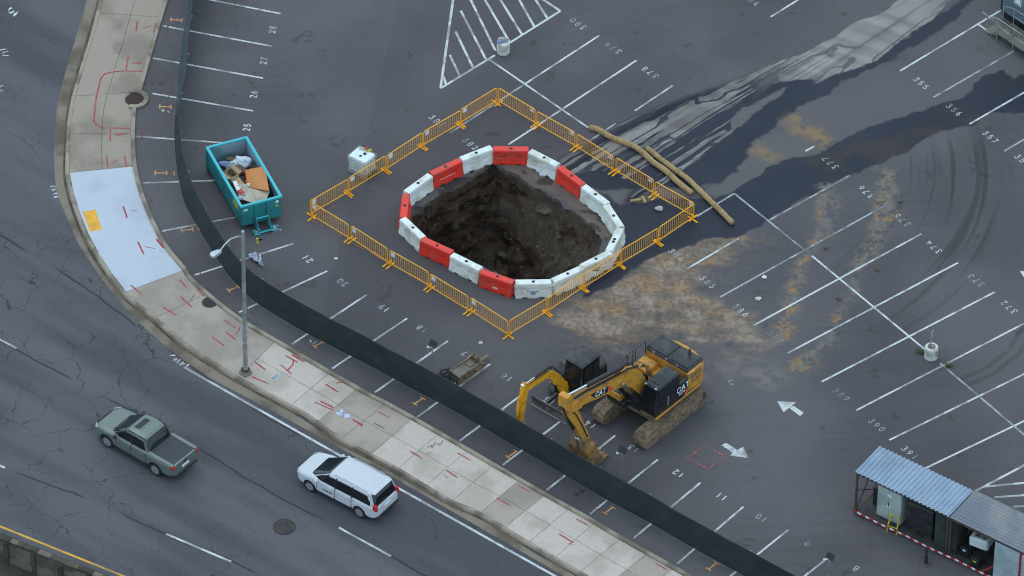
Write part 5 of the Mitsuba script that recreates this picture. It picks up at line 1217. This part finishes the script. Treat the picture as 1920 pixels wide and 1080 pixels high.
part(ex, 'front_deck', [bx(-1.34, -.30, -1.44, .42, 1.32, 1.82, .06), bx(-.30, .62, -1.44, -.42, 1.32, 1.98, .06)], 'machine_yellow')
part(ex, 'valve_block', [bx(.72, 1.18, -.28, .34, 1.32, 1.72, .04), bx(-.25, .35, -.30, .36, 1.34, 1.72, .05)], 'black_metal')
part(ex, 'hydraulic_hoses', [tube([(.9, y, 1.7), (.75, y, 2.3), (.4, y * 1.2, 2.55), (-.1, y * 1.3, 2.2), (-.2, y * 1.3, 1.75)], .04, 7) for y in (-.30, -.22, .30, .36)], 'black_rubber')
part(ex, 'fuel_tank', bx(-1.25, -.35, -1.40, -.50, 1.80, 2.12, .06), 'machine_yellow'); part(ex, 'tank_cap', cyl((-.55, -.9, 2.1), (-.55, -.9, 2.2), .08, n=12), 'black_rubber')
part(ex, 'tool_box', bx(.66, 1.55, -1.44, -.62, 1.32, 1.75, .05), 'machine_yellow'); part(ex, 'step_plate', [bx(.70, 1.50, -1.38, -.66, 1.75, 1.77, .008), bx(.2, .6, -1.38, -.5, 1.98, 2.0, .008)], 'black_metal')
rails = [[(1.5, -1.40, 1.75), (1.5, -1.40, 2.55), (.75, -1.40, 2.75), (.10, -1.40, 3.0), (-.35, -1.40, 3.0), (-.35, -1.40, 2.0)], [(1.5, -.70, 1.75), (1.5, -.70, 2.35), (.9, -.70, 2.5), (.9, -.70, 1.75)], [(.10, -1.40, 2.0), (.10, -1.40, 3.0)], [(.75, -1.40, 1.75), (.75, -1.40, 2.75)], [(1.5, -1.40, 2.2), (.1, -1.40, 2.55)], [(-1.3, -1.38, 2.2), (-1.3, -1.38, 2.95), (-.5, -1.38, 2.95), (-.5, -1.38, 2.2)]]
for q in rails: part(ex, 'handrail', tube(q, .026, 6), 'black_metal')
cab = part(ex, 'cab', [hull([(.05 - .62, y, z_) for y in (.44, 1.42) for z_ in (1.3, 2.9)] + [(1.25, y, 1.3) for y in (.44, 1.42)] + [(1.34, y, 1.9) for y in (.44, 1.42)] + [(1.02, y, 2.9) for y in (.50, 1.36)])], 'black_metal')
part(cab, 'cab_roof', [hull([(x, y, z_) for x, y in ((-.62, .46), (-.62, 1.40), (1.08, .50), (1.08, 1.37)) for z_ in (2.88, 2.96)] + [(x, y, 3.02) for x, y in ((-.52, .56), (-.52, 1.30), (.98, .60), (.98, 1.27))])], 'black_paint')
part(cab, 'roof_hatch', bx(.10, .80, .66, 1.20, 3.0, 3.05, .02), 'glass_dark')
part(cab, 'front_window', hull([(1.352, y, 1.95) for y in (.52, 1.34)] + [(1.062, y, 2.82) for y in (.56, 1.30)] + [(1.34, y, 1.95) for y in (.52, 1.34)] + [(1.03, y, 2.82) for y in (.56, 1.30)]), 'glass_dark')
part(cab, 'lower_window', hull([(1.262 + (z_ - 1.3) * .15 + d, y, z_) for z_ in (1.42, 1.86) for y in (.54, 1.32) for d in (0, .012)]), 'glass_dark')
part(cab, 'side_window', hull([(x, y, z_) for x, z_ in ((.42, 1.75), (1.20, 1.75), (1.02, 2.78), (.42, 2.78)) for y in (1.39, 1.424)]), 'glass_dark')
part(cab, 'side_window', hull([(x, y, z_) for x, z_ in ((-.50, 1.95), (.30, 1.95), (.30, 2.78), (-.50, 2.78)) for y in (1.39, 1.424)]), 'glass_dark')
part(cab, 'door_handle', bx(.28, .34, 1.42, 1.45, 1.5, 2.1, .01), 'steel_grey'); part(cab, 'mirror', [bx(1.30, 1.36, 1.48, 1.66, 2.1, 2.4, .02), tube([(1.1, 1.4, 2.2), (1.3, 1.56, 2.25)], .015, 5)], 'black_metal')
part(cab, 'work_light', [bx(1.04, 1.14, y - .07, y + .07, 2.97, 3.06, .02) for y in (.62, 1.25)], 'alloy')
boom_c = [(.45, 1.55), (.25, 1.80), (.30, 2.10), (1.05, 3.55), (1.45, 4.05), (1.95, 4.22), (2.7, 4.32), (4.4, 4.72), (6.05, 5.14), (6.33, 5.05), (6.38, 4.80), (6.15, 4.62), (4.5, 4.12), (3.0, 3.72), (2.25, 3.45), (1.75, 3.0), (.75, 1.65)]
bm = part(ex, 'boom', [side(boom_c, -.26, .26), side([(x, z_) for x, z_ in [(5.6, 4.4), (6.4, 4.62), (6.45, 5.05), (5.6, 5.0)]], -.32, .32), cyl((.45, -.42, 1.85), (.45, .42, 1.85), .17, n=14)], 'machine_yellow')
for s in (-1, 1):
    part(bm, 'black_panel', side([(3.15, 3.86), (4.55, 4.24), (4.95, 4.74), (3.55, 4.38)], s * .263 - .003, s * .263 + .003), 'decal_black')
    part(bm, 'red_triangle', side([(3.15, 3.86), (3.62, 3.98), (3.55, 4.38)], s * .2675 - .003, s * .2675 + .003), 'decal_red')
side_text('CAT', .30, (4.15, .270, 4.36), 'decal_white', bm, tilt=-.24)
part(bm, 'hose_line', [tube([(1.2, y, 4.0), (2.0, y, 4.35), (3.8, y, 4.75), (5.2, y, 5.1), (6.2, y, 5.25)], .032, 6) for y in (-.2, -.13, .14, .21)], 'black_rubber')
part(bm, 'hose_loop', [tube([(.95, y, 2.2), (1.25, y, 3.4), (.85, y, 3.9), (.35, y, 3.4), (-.1, y * .9, 2.2)], .036, 7) for y in (-.14, .0, .16)], 'muddy_yellow')
part(bm, 'bracket', [bx(2.0, 2.5, -.16, .16, 4.2, 4.5, .03)], 'machine_yellow')
for y in (-.40, .40): ram(ex, (1.22, y, 1.55), (2.55, y, 3.85), .105, .06, .62, 'boom_ram')
ram(ex, (2.25, 0, 4.55), (6.62, 0, 5.62), .125, .065, .60, 'stick_ram')
st = part(ex, 'stick', [side([(6.72, 5.72), (6.42, 5.70), (6.02, 5.12), (5.85, 4.55), (5.35, 3.2), (4.80, 1.72), (4.95, 1.52), (5.16, 1.55), (5.75, 2.9), (6.45, 4.25), (6.72, 5.0)], -.20, .20), side([(6.74, 5.74), (6.40, 5.72), (6.02, 5.05), (6.40, 4.5), (6.76, 5.05)], -.27, .27)], 'machine_yellow')
part(st, 'stick_hoses', [tube([(6.2, y, 5.25), (6.35, y, 4.7), (5.95, y, 4.1), (5.4, y, 2.9), (5.05, y, 2.0)], .03, 6) for y in (-.23, .23)], 'black_rubber')
ram(ex, (6.70, 0, 5.0), (5.50, 0, 2.05), .10, .06, .66, 'bucket_ram')
part(ex, 'bucket_linkage', [bar((5.50, y, 2.05), (4.95, y, 2.0), .07, .10) for y in (-.2, .2)] + [bar((5.50, y, 2.05), (5.38, y, 1.15), .07, .12) for y in (-.12, .12)], 'muddy_steel')
bp = [(4.80, 1.60), (5.15, 1.66), (5.42, 1.30), (5.50, .75), (5.25, .28), (4.75, .06), (4.15, .06), (3.92, .20), (4.30, .30), (4.62, .95)]
bk_ = mm(side(bp, -.62, .62)) - mm(side([(4.80, 1.50), (4.62, .98), (4.25, .34), (3.7, .24), (3.7, 2.0), (4.7, 2.0)], -.7, .7)) - mm(side([(4.86, 1.1), (5.05, 1.40), (5.26, 1.2), (5.33, .76), (5.12, .40), (4.72, .18), (4.1, .17), (4.3, .34), (4.66, .98)], -.56, .56))
bu = part(ex, 'bucket', bk_, 'muddy_yellow')
for y in np.linspace(-.52, .52, 5): part(bu, 'tooth', hull([(4.15, y + d, z_) for d in (-.06, .06) for z_ in (.05, .19)] + [(3.74, y + d, .10) for d in (-.03, .03)]), 'muddy_steel')
part(bu, 'ears', [side([(4.78, 1.45), (4.80, 1.80), (5.25, 1.80), (5.35, 1.40)], y - .03, y + .03) for y in (-.26, .26)], 'muddy_steel')

# the smaller machine, parked just behind
mc = at(1086, 731); H2 = math.atan2(-.775, -.632)
mn = thing('small_excavator', 'smaller excavator with a black cab, bright yellow boom and a muddy dozer blade', 'excavator', mc, H2)
for y in (-.86, .86): track(mn, y, 1.75, .29, .42, 34, 'dusty_steel', 'black_metal')
part(mn, 'car_body', bx(-.6, .7, -.75, .75, .30, .62, .06), 'black_metal'); part(mn, 'slew_ring', cyl((0, 0, .6), (0, 0, .74), .5, n=22), 'black_metal')
part(mn, 'deck', prism([(-1.0, -.98), (.75, -1.0), (1.0, -.6), (1.05, -.2), (1.05, .3), (.85, .98), (-1.0, .98), (-1.25, .5), (-1.3, 0), (-1.25, -.5)], .74, .92), 'black_metal')
part(mn, 'engine_cover', [hull([(x, y, z_) for x, y in ((-.45, -.95), (-.45, .95), (-.95, .98), (-1.22, .5), (-1.28, 0), (-1.22, -.5), (-.95, -.98)) for z_ in (.92, 1.62)] + [(x * .92, y * .9, 1.74) for x, y in ((-.5, -.95), (-.5, .95), (-.95, .98), (-1.22, .5), (-1.28, 0), (-1.22, -.5), (-.95, -.98))])], 'black_paint')
part(mn, 'side_cowl', [hull([(x, y, z_) for x, y in ((-.5, -.98), (-.5, -.30), (.72, -.98), (.80, -.34)) for z_ in (.92,)] + [(x, y, z_) for x, y, z_ in ((-.5, -.95, 1.75), (-.5, -.32, 1.78), (.35, -.92, 1.62), (.40, -.34, 1.66), (.68, -.90, 1.25), (.74, -.36, 1.28))])], 'black_paint')
c2_ = part(mn, 'cab', hull([(x, y, z_) for x, y, z_ in ((-.45, -.28, .92), (-.45, .92, .92), (.92, -.24, .92), (.92, .88, .92), (.98, -.24, 1.5), (.98, .88, 1.5), (.80, -.22, 2.52), (.80, .84, 2.52), (-.45, -.24, 2.52), (-.45, .88, 2.52))]), 'black_metal')
part(c2_, 'cab_roof', hull([(x, y, z_) for x, y in ((-.50, -.26), (-.50, .92), (.86, -.24), (.86, .88)) for z_ in (2.50, 2.57)] + [(x, y, 2.63) for x, y in ((-.40, -.16), (-.40, .82), (.74, -.14), (.74, .78))]), 'roof_zinc') if False else part(c2_, 'cab_roof', hull([(x, y, z_) for x, y in ((-.50, -.26), (-.50, .92), (.86, -.24), (.86, .88)) for z_ in (2.50, 2.57)] + [(x, y, 2.63) for x, y in ((-.40, -.16), (-.40, .82), (.74, -.14), (.74, .78))]), 'black_paint')
part(c2_, 'front_window', hull([(.985 + d, y, 1.48) for y in (-.16, .80) for d in (0, .012)] + [(.815 + d, y, 2.44) for y in (-.14, .76) for d in (0, .012)]), 'glass_dark')
part(c2_, 'lower_window', hull([(.93 + (z_ - .92) * .1 + d, y, z_) for z_ in (1.0, 1.42) for y in (-.14, .78) for d in (0, .012)]), 'glass_dark')
part(c2_, 'side_window', hull([(x, y, z_) for x, z_ in ((.10, 1.35), (.84, 1.35), (.72, 2.44), (.10, 2.44)) for y in (.86, .925)]), 'glass_dark'); part(c2_, 'side_window', hull([(x, y, z_) for x, z_ in ((-.38, 1.5), (.02, 1.5), (.02, 2.44), (-.38, 2.44)) for y in (.86, .925)]), 'glass_dark')
part(c2_, 'grab_handle', tube([(.95, .9, 1.1), (1.02, .95, 1.3), (1.02, .95, 1.9)], .02, 6), 'alloy')
part(mn, 'foot_step', bx(.55, .95, .70, 1.02, .66, .72, .02), 'machine_bright')
part(mn, 'track_guard', [bx(.25, 1.05, y - .22, y + .22, .62, .68, .02) for y in (-.86, .86)], 'machine_bright')
sw = part(mn, 'swing_post', [side([(.95, .55), (1.25, .45), (1.48, .55), (1.50, 1.15), (1.30, 1.45), (1.12, 1.40), (1.0, .95)], -.20, .14)], 'machine_bright')
b2 = part(mn, 'boom', [side([(1.20, 1.12), (1.12, 1.35), (1.62, 2.25), (2.20, 2.86), (2.52, 3.04), (2.84, 3.08), (4.12, 3.22), (4.22, 3.08), (4.12, 2.96), (2.80, 2.74), (2.42, 2.54), (1.46, 1.15)], -.13, .09)], 'machine_bright')
part(b2, 'hose_line', [tube([(1.3, y, 1.6), (2.0, y, 2.95), (2.6, y, 3.14), (4.1, y, 3.28)], .024, 6) for y in (-.10, .06)], 'black_rubber')
ram(mn, (1.50, -.02, .70), (2.35, -.02, 2.45), .075, .04, .55, 'boom_ram'); ram(mn, (2.35, -.02, 3.20), (4.42, -.02, 3.42), .07, .04, .55, 'stick_ram')
part(mn, 'stick', [side([(4.02, 3.30), (4.32, 3.55), (4.48, 3.40), (4.62, 2.2), (4.72, 1.05), (4.62, .92), (4.48, 1.0), (4.26, 2.2), (4.05, 3.0)], -.13, .08), bar((4.70, -.02, 2.9), (4.86, -.02, 1.4), .10, .10)], 'machine_bright')
part(mn, 'bucket', mm(side([(4.45, 1.05), (4.78, 1.10), (4.95, .75), (4.90, .35), (4.55, .06), (4.05, .08), (4.0, .16), (4.35, .30)], -.42, .38)) - mm(side([(4.50, .95), (4.70, 1.0), (4.84, .74), (4.80, .40), (4.52, .17), (4.1, .17), (3.8, .2), (3.8, 1.2), (4.3, 1.2)], -.37, .33)), 'dusty_steel')
part(mn, 'blade', [side([(2.25, .06), (2.18, .30), (2.28, .62), (2.34, .62), (2.28, .30), (2.35, .06)], -1.15, 1.15)], 'dusty_steel'); part(mn, 'blade_arm', [bar((.6, y, .38), (2.22, y, .30), .12, .16) for y in (-.42, .42)], 'black_metal')
part(mn, 'blade_edge', bx(2.26, 2.40, -1.15, 1.15, .0, .07, .01), 'steel_grey')

# ------------------------------------------------------------------ hydraulic hammer left lying by the fence
A, C = at2(852, 716), at2(908, 678); d_ = C - A; hm = thing('hydraulic_hammer', 'dirty tapered hydraulic hammer lying on the asphalt behind the fence', 'hydraulic hammer', (*((A + C) / 2), 0), math.atan2(d_[1], d_[0]))
part(hm, 'housing', [hull([(-1.05, y, z_) for y in (-.36, .30) for z_ in (.03, .52)] + [(.75, y, z_) for y in (-.24, .24) for z_ in (.05, .50)])], 'dusty_steel')
part(hm, 'side_plate', [hull([(x, y, z_) for x, z_ in ((-1.1, .02), (-1.1, .56), (.5, .55), (.85, .30), (.6, .02)) for y in (s * .33 - .025, s * .33 + .025)]) for s in (-1, 1)], 'muddy_steel')
part(hm, 'top_bracket', [bx(.25, .55, y - .03, y + .03, .45, .82, .02) for y in (-.15, .15)] + [cyl((.4, -.2, .7), (.4, .2, .7), .06, n=10)], 'muddy_yellow')
part(hm, 'bracket_plate', bx(-.15, .2, -.22, .22, .50, .58, .02), 'concrete_gutter'); part(hm, 'pin', [cyl((x, -.40, .30), (x, .40, .30), .07, n=10) for x in (-.7, .0)], 'rusty_steel')
part(hm, 'chisel', cyl((.8, 0, .26), (1.35, 0, .22), .085, .07, 12), 'muddy_steel'); part(hm, 'hose', [tube([(-.9, .35, .5), (-1.35, .55, .35), (-1.5, .15, .08), (-1.2, -.2, .06), (-1.55, -.35, .06)], .045, 7), tube([(-.8, .3, .5), (-1.2, .75, .4), (-1.75, .6, .06), (-1.6, .1, .07)], .045, 7)], 'black_rubber')
w = at(843, 716); solo('dark_tarpaulin', crumple(.42, 51, (1.3, .8, .35), .6).apply_translation((0, 0, .1)), 'black_bag', 'crumpled dark tarpaulin at the left end of the dirty hammer', 'tarpaulin', at(838, 703), 0.4)

# ------------------------------------------------------------------ open sheds with corrugated roofs
def corrugated(x0_, x1_, y0_, y1_, z0_, z1_, pitch, amp, axis):
    """A corrugated sheet over the rectangle; z falls from z0_ (y0_) to z1_ (y1_); ribs run along y (axis 0) or x (axis 1)."""
    lo, hi, a, b = (x0_, x1_, y0_, y1_) if axis == 0 else (y0_, y1_, x0_, x1_)
    n = int((hi - lo) / pitch * 8) + 1; s = np.linspace(lo, hi, n); h = amp * np.clip(1.6 * np.sin(2 * math.pi * (s - lo) / pitch), -1, 1)
    P = []
    for t_ in (a, b):
        x, y = (s, np.full(n, t_)) if axis == 0 else (np.full(n, t_), s)
        P.append(np.c_[x, y, z0_ + (z1_ - z0_) * (y - y0_) / (y1_ - y0_) + h])
    m = strip(P[0], P[1]); m2 = m.copy(); m2.apply_translation((0, 0, -.012)); return cat([m, m2])


ZS = 2.85
SA, SB, SC = at(1605.5, 884, ZS), at(1779, 967, ZS), at(1663, 843.5, ZS)
sx = (SB - SA)[:2]; sl = np.linalg.norm(sx); sx /= sl; sy = np.array([-sx[1], sx[0]]); swd = float((SC - SA)[:2] @ sy); SHA = math.atan2(sx[1], sx[0])
SO = (SA[0], SA[1], 0.0)
def shed_at(x, y, z=0): return np.array([SA[0] + sx[0] * x + sy[0] * y, SA[1] + sx[1] * x + sy[1] * y, z])
s1 = thing('open_shed', 'open steel shed with a pale blue corrugated roof and a striped tape along its edge', 'shed', SO, SHA)
part(s1, 'corrugated_roof', corrugated(-.04, sl + .02, -.06, swd, ZS, ZS + .03, .235, .035, 0), 'roof_blue')
def frame_posts(t, x0_, x1_, mat, z1_, braces=True):
    for x in (x0_ + .05, x1_ - .05):
        for y in (.05, swd - .12): part(t, 'post', bx(x - .05, x + .05, y - .05, y + .05, .16, z1_, .01), mat)
    for y in (.05, swd - .12):
        part(t, 'eaves_beam', bx(x0_, x1_, y - .045, y + .045, z1_ - .16, z1_ - .05, .01), mat); part(t, 'floor_beam', bx(x0_, x1_, y - .05, y + .05, .03, .17, .01), mat)
    for x in (x0_ + .05, x1_ - .05): part(t, 'end_beam', [bx(x - .045, x + .045, .05, swd - .12, z1_ - .16, z1_ - .05, .01), bx(x - .045, x + .045, .05, swd - .12, .03, .17, .01)], mat)
    if braces:
        part(t, 'brace', bar((x0_ + .05, .1, .2), (x0_ + .05, swd - .2, z1_ - .2), .06, .06), mat); part(t, 'brace', bar((x0_ + .05, swd - .2, .2), (x0_ + .05, .1, z1_ * .55), .05, .05), mat)
    part(t, 'deck', bx(x0_, x1_, .0, swd - .06, .10, .15, .01), 'deck_dark')
frame_posts(s1, 0, sl, 'rusty_steel', ZS - .03)
part(s1, 'back_sheet', bx(1.9, sl, swd - .20, swd - .16, .16, ZS - .15, .01), 'dark_green')
cb = thing('electrical_cabinet', 'pale grey electrical cabinet under the pale blue shed roof', 'cabinet', shed_at(1.02, .42, .15), SHA)
part(cb, 'case', bx(0, 1.38, 0, .95, .06, 2.12, .02), 'cabinet_grey'); part(cb, 'plinth', bx(.04, 1.34, .04, .9, 0, .08, .01), 'rusty_steel')
for x in (.02, .70): part(cb, 'door', bx(x, x + .66, -.025, .0, .10, 2.08, .01), 'cabinet_grey')
part(cb, 'warning_sign', bx(.60, .80, -.032, -.026, 1.62, 1.80, .002), 'decal_white'); part(cb, 'hazard_sign', [bx(.60, .78, -.032, -.026, .92, 1.06, .002)], 'decal_white'); part(cb, 'hazard_mark', bx(.65, .74, -.036, -.033, .95, 1.01, .001), 'tape_red'); part(cb, 'door_handle', bx(.66, .70, -.06, -.03, 1.05, 1.25, .008), 'black_metal')
bc = thing('side_box', 'small dark box left of the pale grey electrical cabinet', 'box', shed_at(.45, .95, .15), SHA); part(bc, 'case', bx(0, .45, 0, .6, 0, 1.15, .03), 'black_paint'); part(bc, 'lid', bx(-.02, .47, -.02, .62, 1.15, 1.2, .02), 'black_metal')
gn = thing('dark_generator', 'dark louvred generator in the middle of the pale blue shed', 'generator', shed_at(2.75, .35, .15), SHA)
part(gn, 'case', bx(0, 1.5, 0, 1.25, .08, 1.95, .03), 'black_paint'); part(gn, 'skid', [bx(-.05, 1.55, y, y + .12, 0, .09, .01) for y in (.05, 1.05)], 'rusty_steel'); part(gn, 'top_frame', bx(-.02, 1.52, -.02, 1.27, 1.95, 2.02, .02), 'dark_green')
for k in range(6): part(gn, 'louvre', bx(.15, 1.35, -.02, .0, .35 + k * .22, .45 + k * .22, .006), 'black_metal')
tr = thing('green_cabinet', 'tall dark green cabinet right of the louvred generator', 'cabinet', shed_at(4.40, .30, .15), SHA)
part(tr, 'case', bx(0, 1.25, 0, 1.0, .06, 2.2, .03), 'dark_green'); part(tr, 'base', bx(.03, 1.22, .03, .97, 0, .07, .01), 'rusty_steel')
for x in (.03, .64): part(tr, 'door', bx(x, x + .58, -.02, 0, .12, 2.14, .01), 'dark_green')
ts = thing('yellow_trestle', 'yellow folding trestle standing at the taped edge of the shed', 'trestle', shed_at(2.25, -.10, 0), SHA + .2)
part(ts, 'front_frame', [tube([(-.25, 0, 0), (-.22, .25, 1.0), (.22, .25, 1.0), (.25, 0, 0)], .03, 6), cyl((-.24, .08, .35), (.24, .08, .35), .02, n=6)], 'trestle_yellow'); part(ts, 'rear_frame', [tube([(-.25, .75, .15), (-.22, .28, 1.0), (.22, .28, 1.0), (.25, .75, .15)], .03, 6), cyl((-.24, .6, .42), (.24, .6, .42), .02, n=6)], 'trestle_yellow'); part(ts, 'spreader', [bar((x, .1, .4), (x, .62, .4), .02, .03) for x in (-.23, .23)], 'trestle_yellow')
tp = thing('striped_tape', 'red and white striped barrier tape strung along the front edge of both sheds', 'tape', SO, SHA)
n_tp = 42
tpz = lambda x: .30 - .05 * math.sin(math.pi * ((x / 3.0) % 1.0))
for k in range(n_tp):
    xa, xb = .0 + k * .235, .0 + (k + 1) * .235
    part(tp, 'red_band' if k % 2 == 0 else 'white_band', bar((xa, -.09, tpz(xa)), (xb - .004, -.09, tpz(xb)), .03, .10), 'tape_red' if k % 2 == 0 else 'tape_white')
g = at(1735, 1042, .45); pb = thing('dark_bollard', 'dark leaning bollard with a pale foot in front of the striped tape', 'bollard', at(1736, 1058), SHA)
part(pb, 'post', cyl((0, .0, .05), (-.04, .05, .92), .09, .075, 12), 'black_paint'); part(pb, 'foot', hull([(x, y, z_) for x, y in ((-.26, -.12), (.12, -.16), (.16, .1), (-.2, .1)) for z_ in (0, .06)]), 'concrete_gutter'); part(pb, 'cap', cyl((-.04, .05, .92), (-.04, .05, .96), .08, .06, 12), 'black_metal')
# second shed
s2 = thing('open_shed', 'open shed with a dull grey corrugated roof at the lower right corner', 'shed', shed_at(sl + .06, 0, 0), SHA)
part(s2, 'corrugated_roof', corrugated(.02, 6.2, -.05, swd + .05, ZS - .02, ZS + .02, .20, .026, 1), 'roof_zinc')
frame_posts(s2, 0, 6.1, 'rusty_steel', ZS - .08, False)
part(s2, 'back_sheet', bx(.1, 6.0, swd - .20, swd - .16, .16, ZS - .2, .01), 'dark_green')
part(s2, 'pale_wall_panel', bx(2.62, 4.02, -.04, .02, .06, ZS - .12, .01), 'panel_pale'); part(s2, 'pale_wall_panel', bx(4.14, 6.05, -.04, .02, .06, ZS - .12, .01), 'panel_pale')
part(s2, 'red_post', bx(4.02, 4.14, -.07, .02, .02, ZS - .10, .012), 'frame_red'); part(s2, 'red_brace', bar((2.58, -.03, .95), (1.95, .02, .22), .10, .08), 'frame_red'); part(s2, 'red_eaves_trim', bx(0.0, 6.1, -.075, -.05, ZS - .14, ZS - .07, .006), 'rusty_steel')
ub = thing('white_unit', 'white open-topped unit under the dull grey shed roof', 'unit', shed_at(sl + .98, .38, .15), SHA + .12)
part(ub, 'stand', [bx(x, x + .06, y, y + .06, 0, 1.0, .01) for x in (.05, .85) for y in (.05, .75)], 'black_metal'); part(ub, 'shell', mm(bx(0, 1.0, 0, .85, .95, 1.55, .08)) - mm(bx(.20, .86, .20, .70, 1.10, 1.8, .02)), 'unit_white'); part(ub, 'inner_floor', bx(.21, .85, .21, .69, 1.08, 1.11, .005), 'black_paint'); part(ub, 'cross_strip', bx(.50, .56, .18, .72, 1.535, 1.56, .005), 'unit_white')
for x, y, m_, lab in [(sl + .72, .35, 'decal_white', 'small white tag on the dark deck of the dull grey shed'), (sl + 1.55, -.02, 'trestle_yellow', 'small yellow tag on the dark box below the white unit')]:
    k = thing('tagged_box', lab.replace('tag on', 'tagged box on'), 'box', shed_at(x, y + .1, .15), SHA); part(k, 'case', bx(-.22, .22, .0, .4, 0, .55, .02), 'black_metal'); part(k, 'tag', bx(-.09, .09, -.008, -.002, .36, .46, .002), m_); part(k, 'lid', bx(-.23, .23, -.01, .41, .55, .59, .01), 'black_metal')
    labels[k]['label'] = 'low dark box with a white tag under the dull grey roof' if m_ == 'decal_white' else 'low dark box with a yellow tag below the white unit'

# ------------------------------------------------------------------ site trailer with landing and stair
TC = at(1876.5, 22, .30); td = at2(1918, 50, .30) - TC[:2]; TA = math.atan2(td[1], td[0])
tl_ = thing('site_trailer', 'blue-grey site trailer at the top right corner of the car park', 'trailer', (TC[0], TC[1], 0), TA)
part(tl_, 'wall', bx(0, 14, 0, 3.4, .45, 3.0, .02), 'trailer_blue'); part(tl_, 'skirting', bx(.05, 13.95, .05, 3.3, .02, .45, .01), 'black_metal'); part(tl_, 'roof', bx(-.1, 14.1, -.1, 3.5, 3.0, 3.12, .04), 'galvanised'); part(tl_, 'corner_trim', bx(-.02, .08, -.02, .08, .45, 3.0, .01), 'black_metal')
wf = part(tl_, 'window', bx(.92, 1.42, -.03, .0, 1.5, 2.35, .01), 'decal_white'); part(wf, 'pane', bx(.98, 1.36, -.036, -.031, 1.56, 2.29, .002), 'glass_dark'); part(wf, 'blind', bx(1.0, 1.34, -.041, -.038, 1.60, 2.1, .001), 'decal_white')
part(tl_, 'door', bx(2.3, 3.25, -.03, 0, .5, 2.55, .01), 'panel_pale')
ld = thing('landing_stair', 'galvanised landing and ramp with handrails beside the site trailer', 'landing', (TC[0], TC[1], 0), TA)
part(ld, 'platform', bx(1.2, 6.0, -1.55, -.35, .42, .48, .01), 'dusty_steel'); part(ld, 'tread_step', bx(.45, 1.2, -1.55, -.6, .20, .26, .01), 'dusty_steel')
for y in (-1.55, -.35):
    part(ld, 'handrail', [tube([(.50, y, .26), (.50, y, 1.2), (1.25, y, 1.48), (6.0, y, 1.48)], .028, 6), tube([(1.25, y, .98), (6.0, y, .98)], .022, 6)], 'steel_grey')
    for x in (1.25, 2.4, 3.6, 4.8, 6.0): part(ld, 'rail_post', cyl((x, y, 0), (x, y, 1.48), .028, n=6), 'steel_grey')
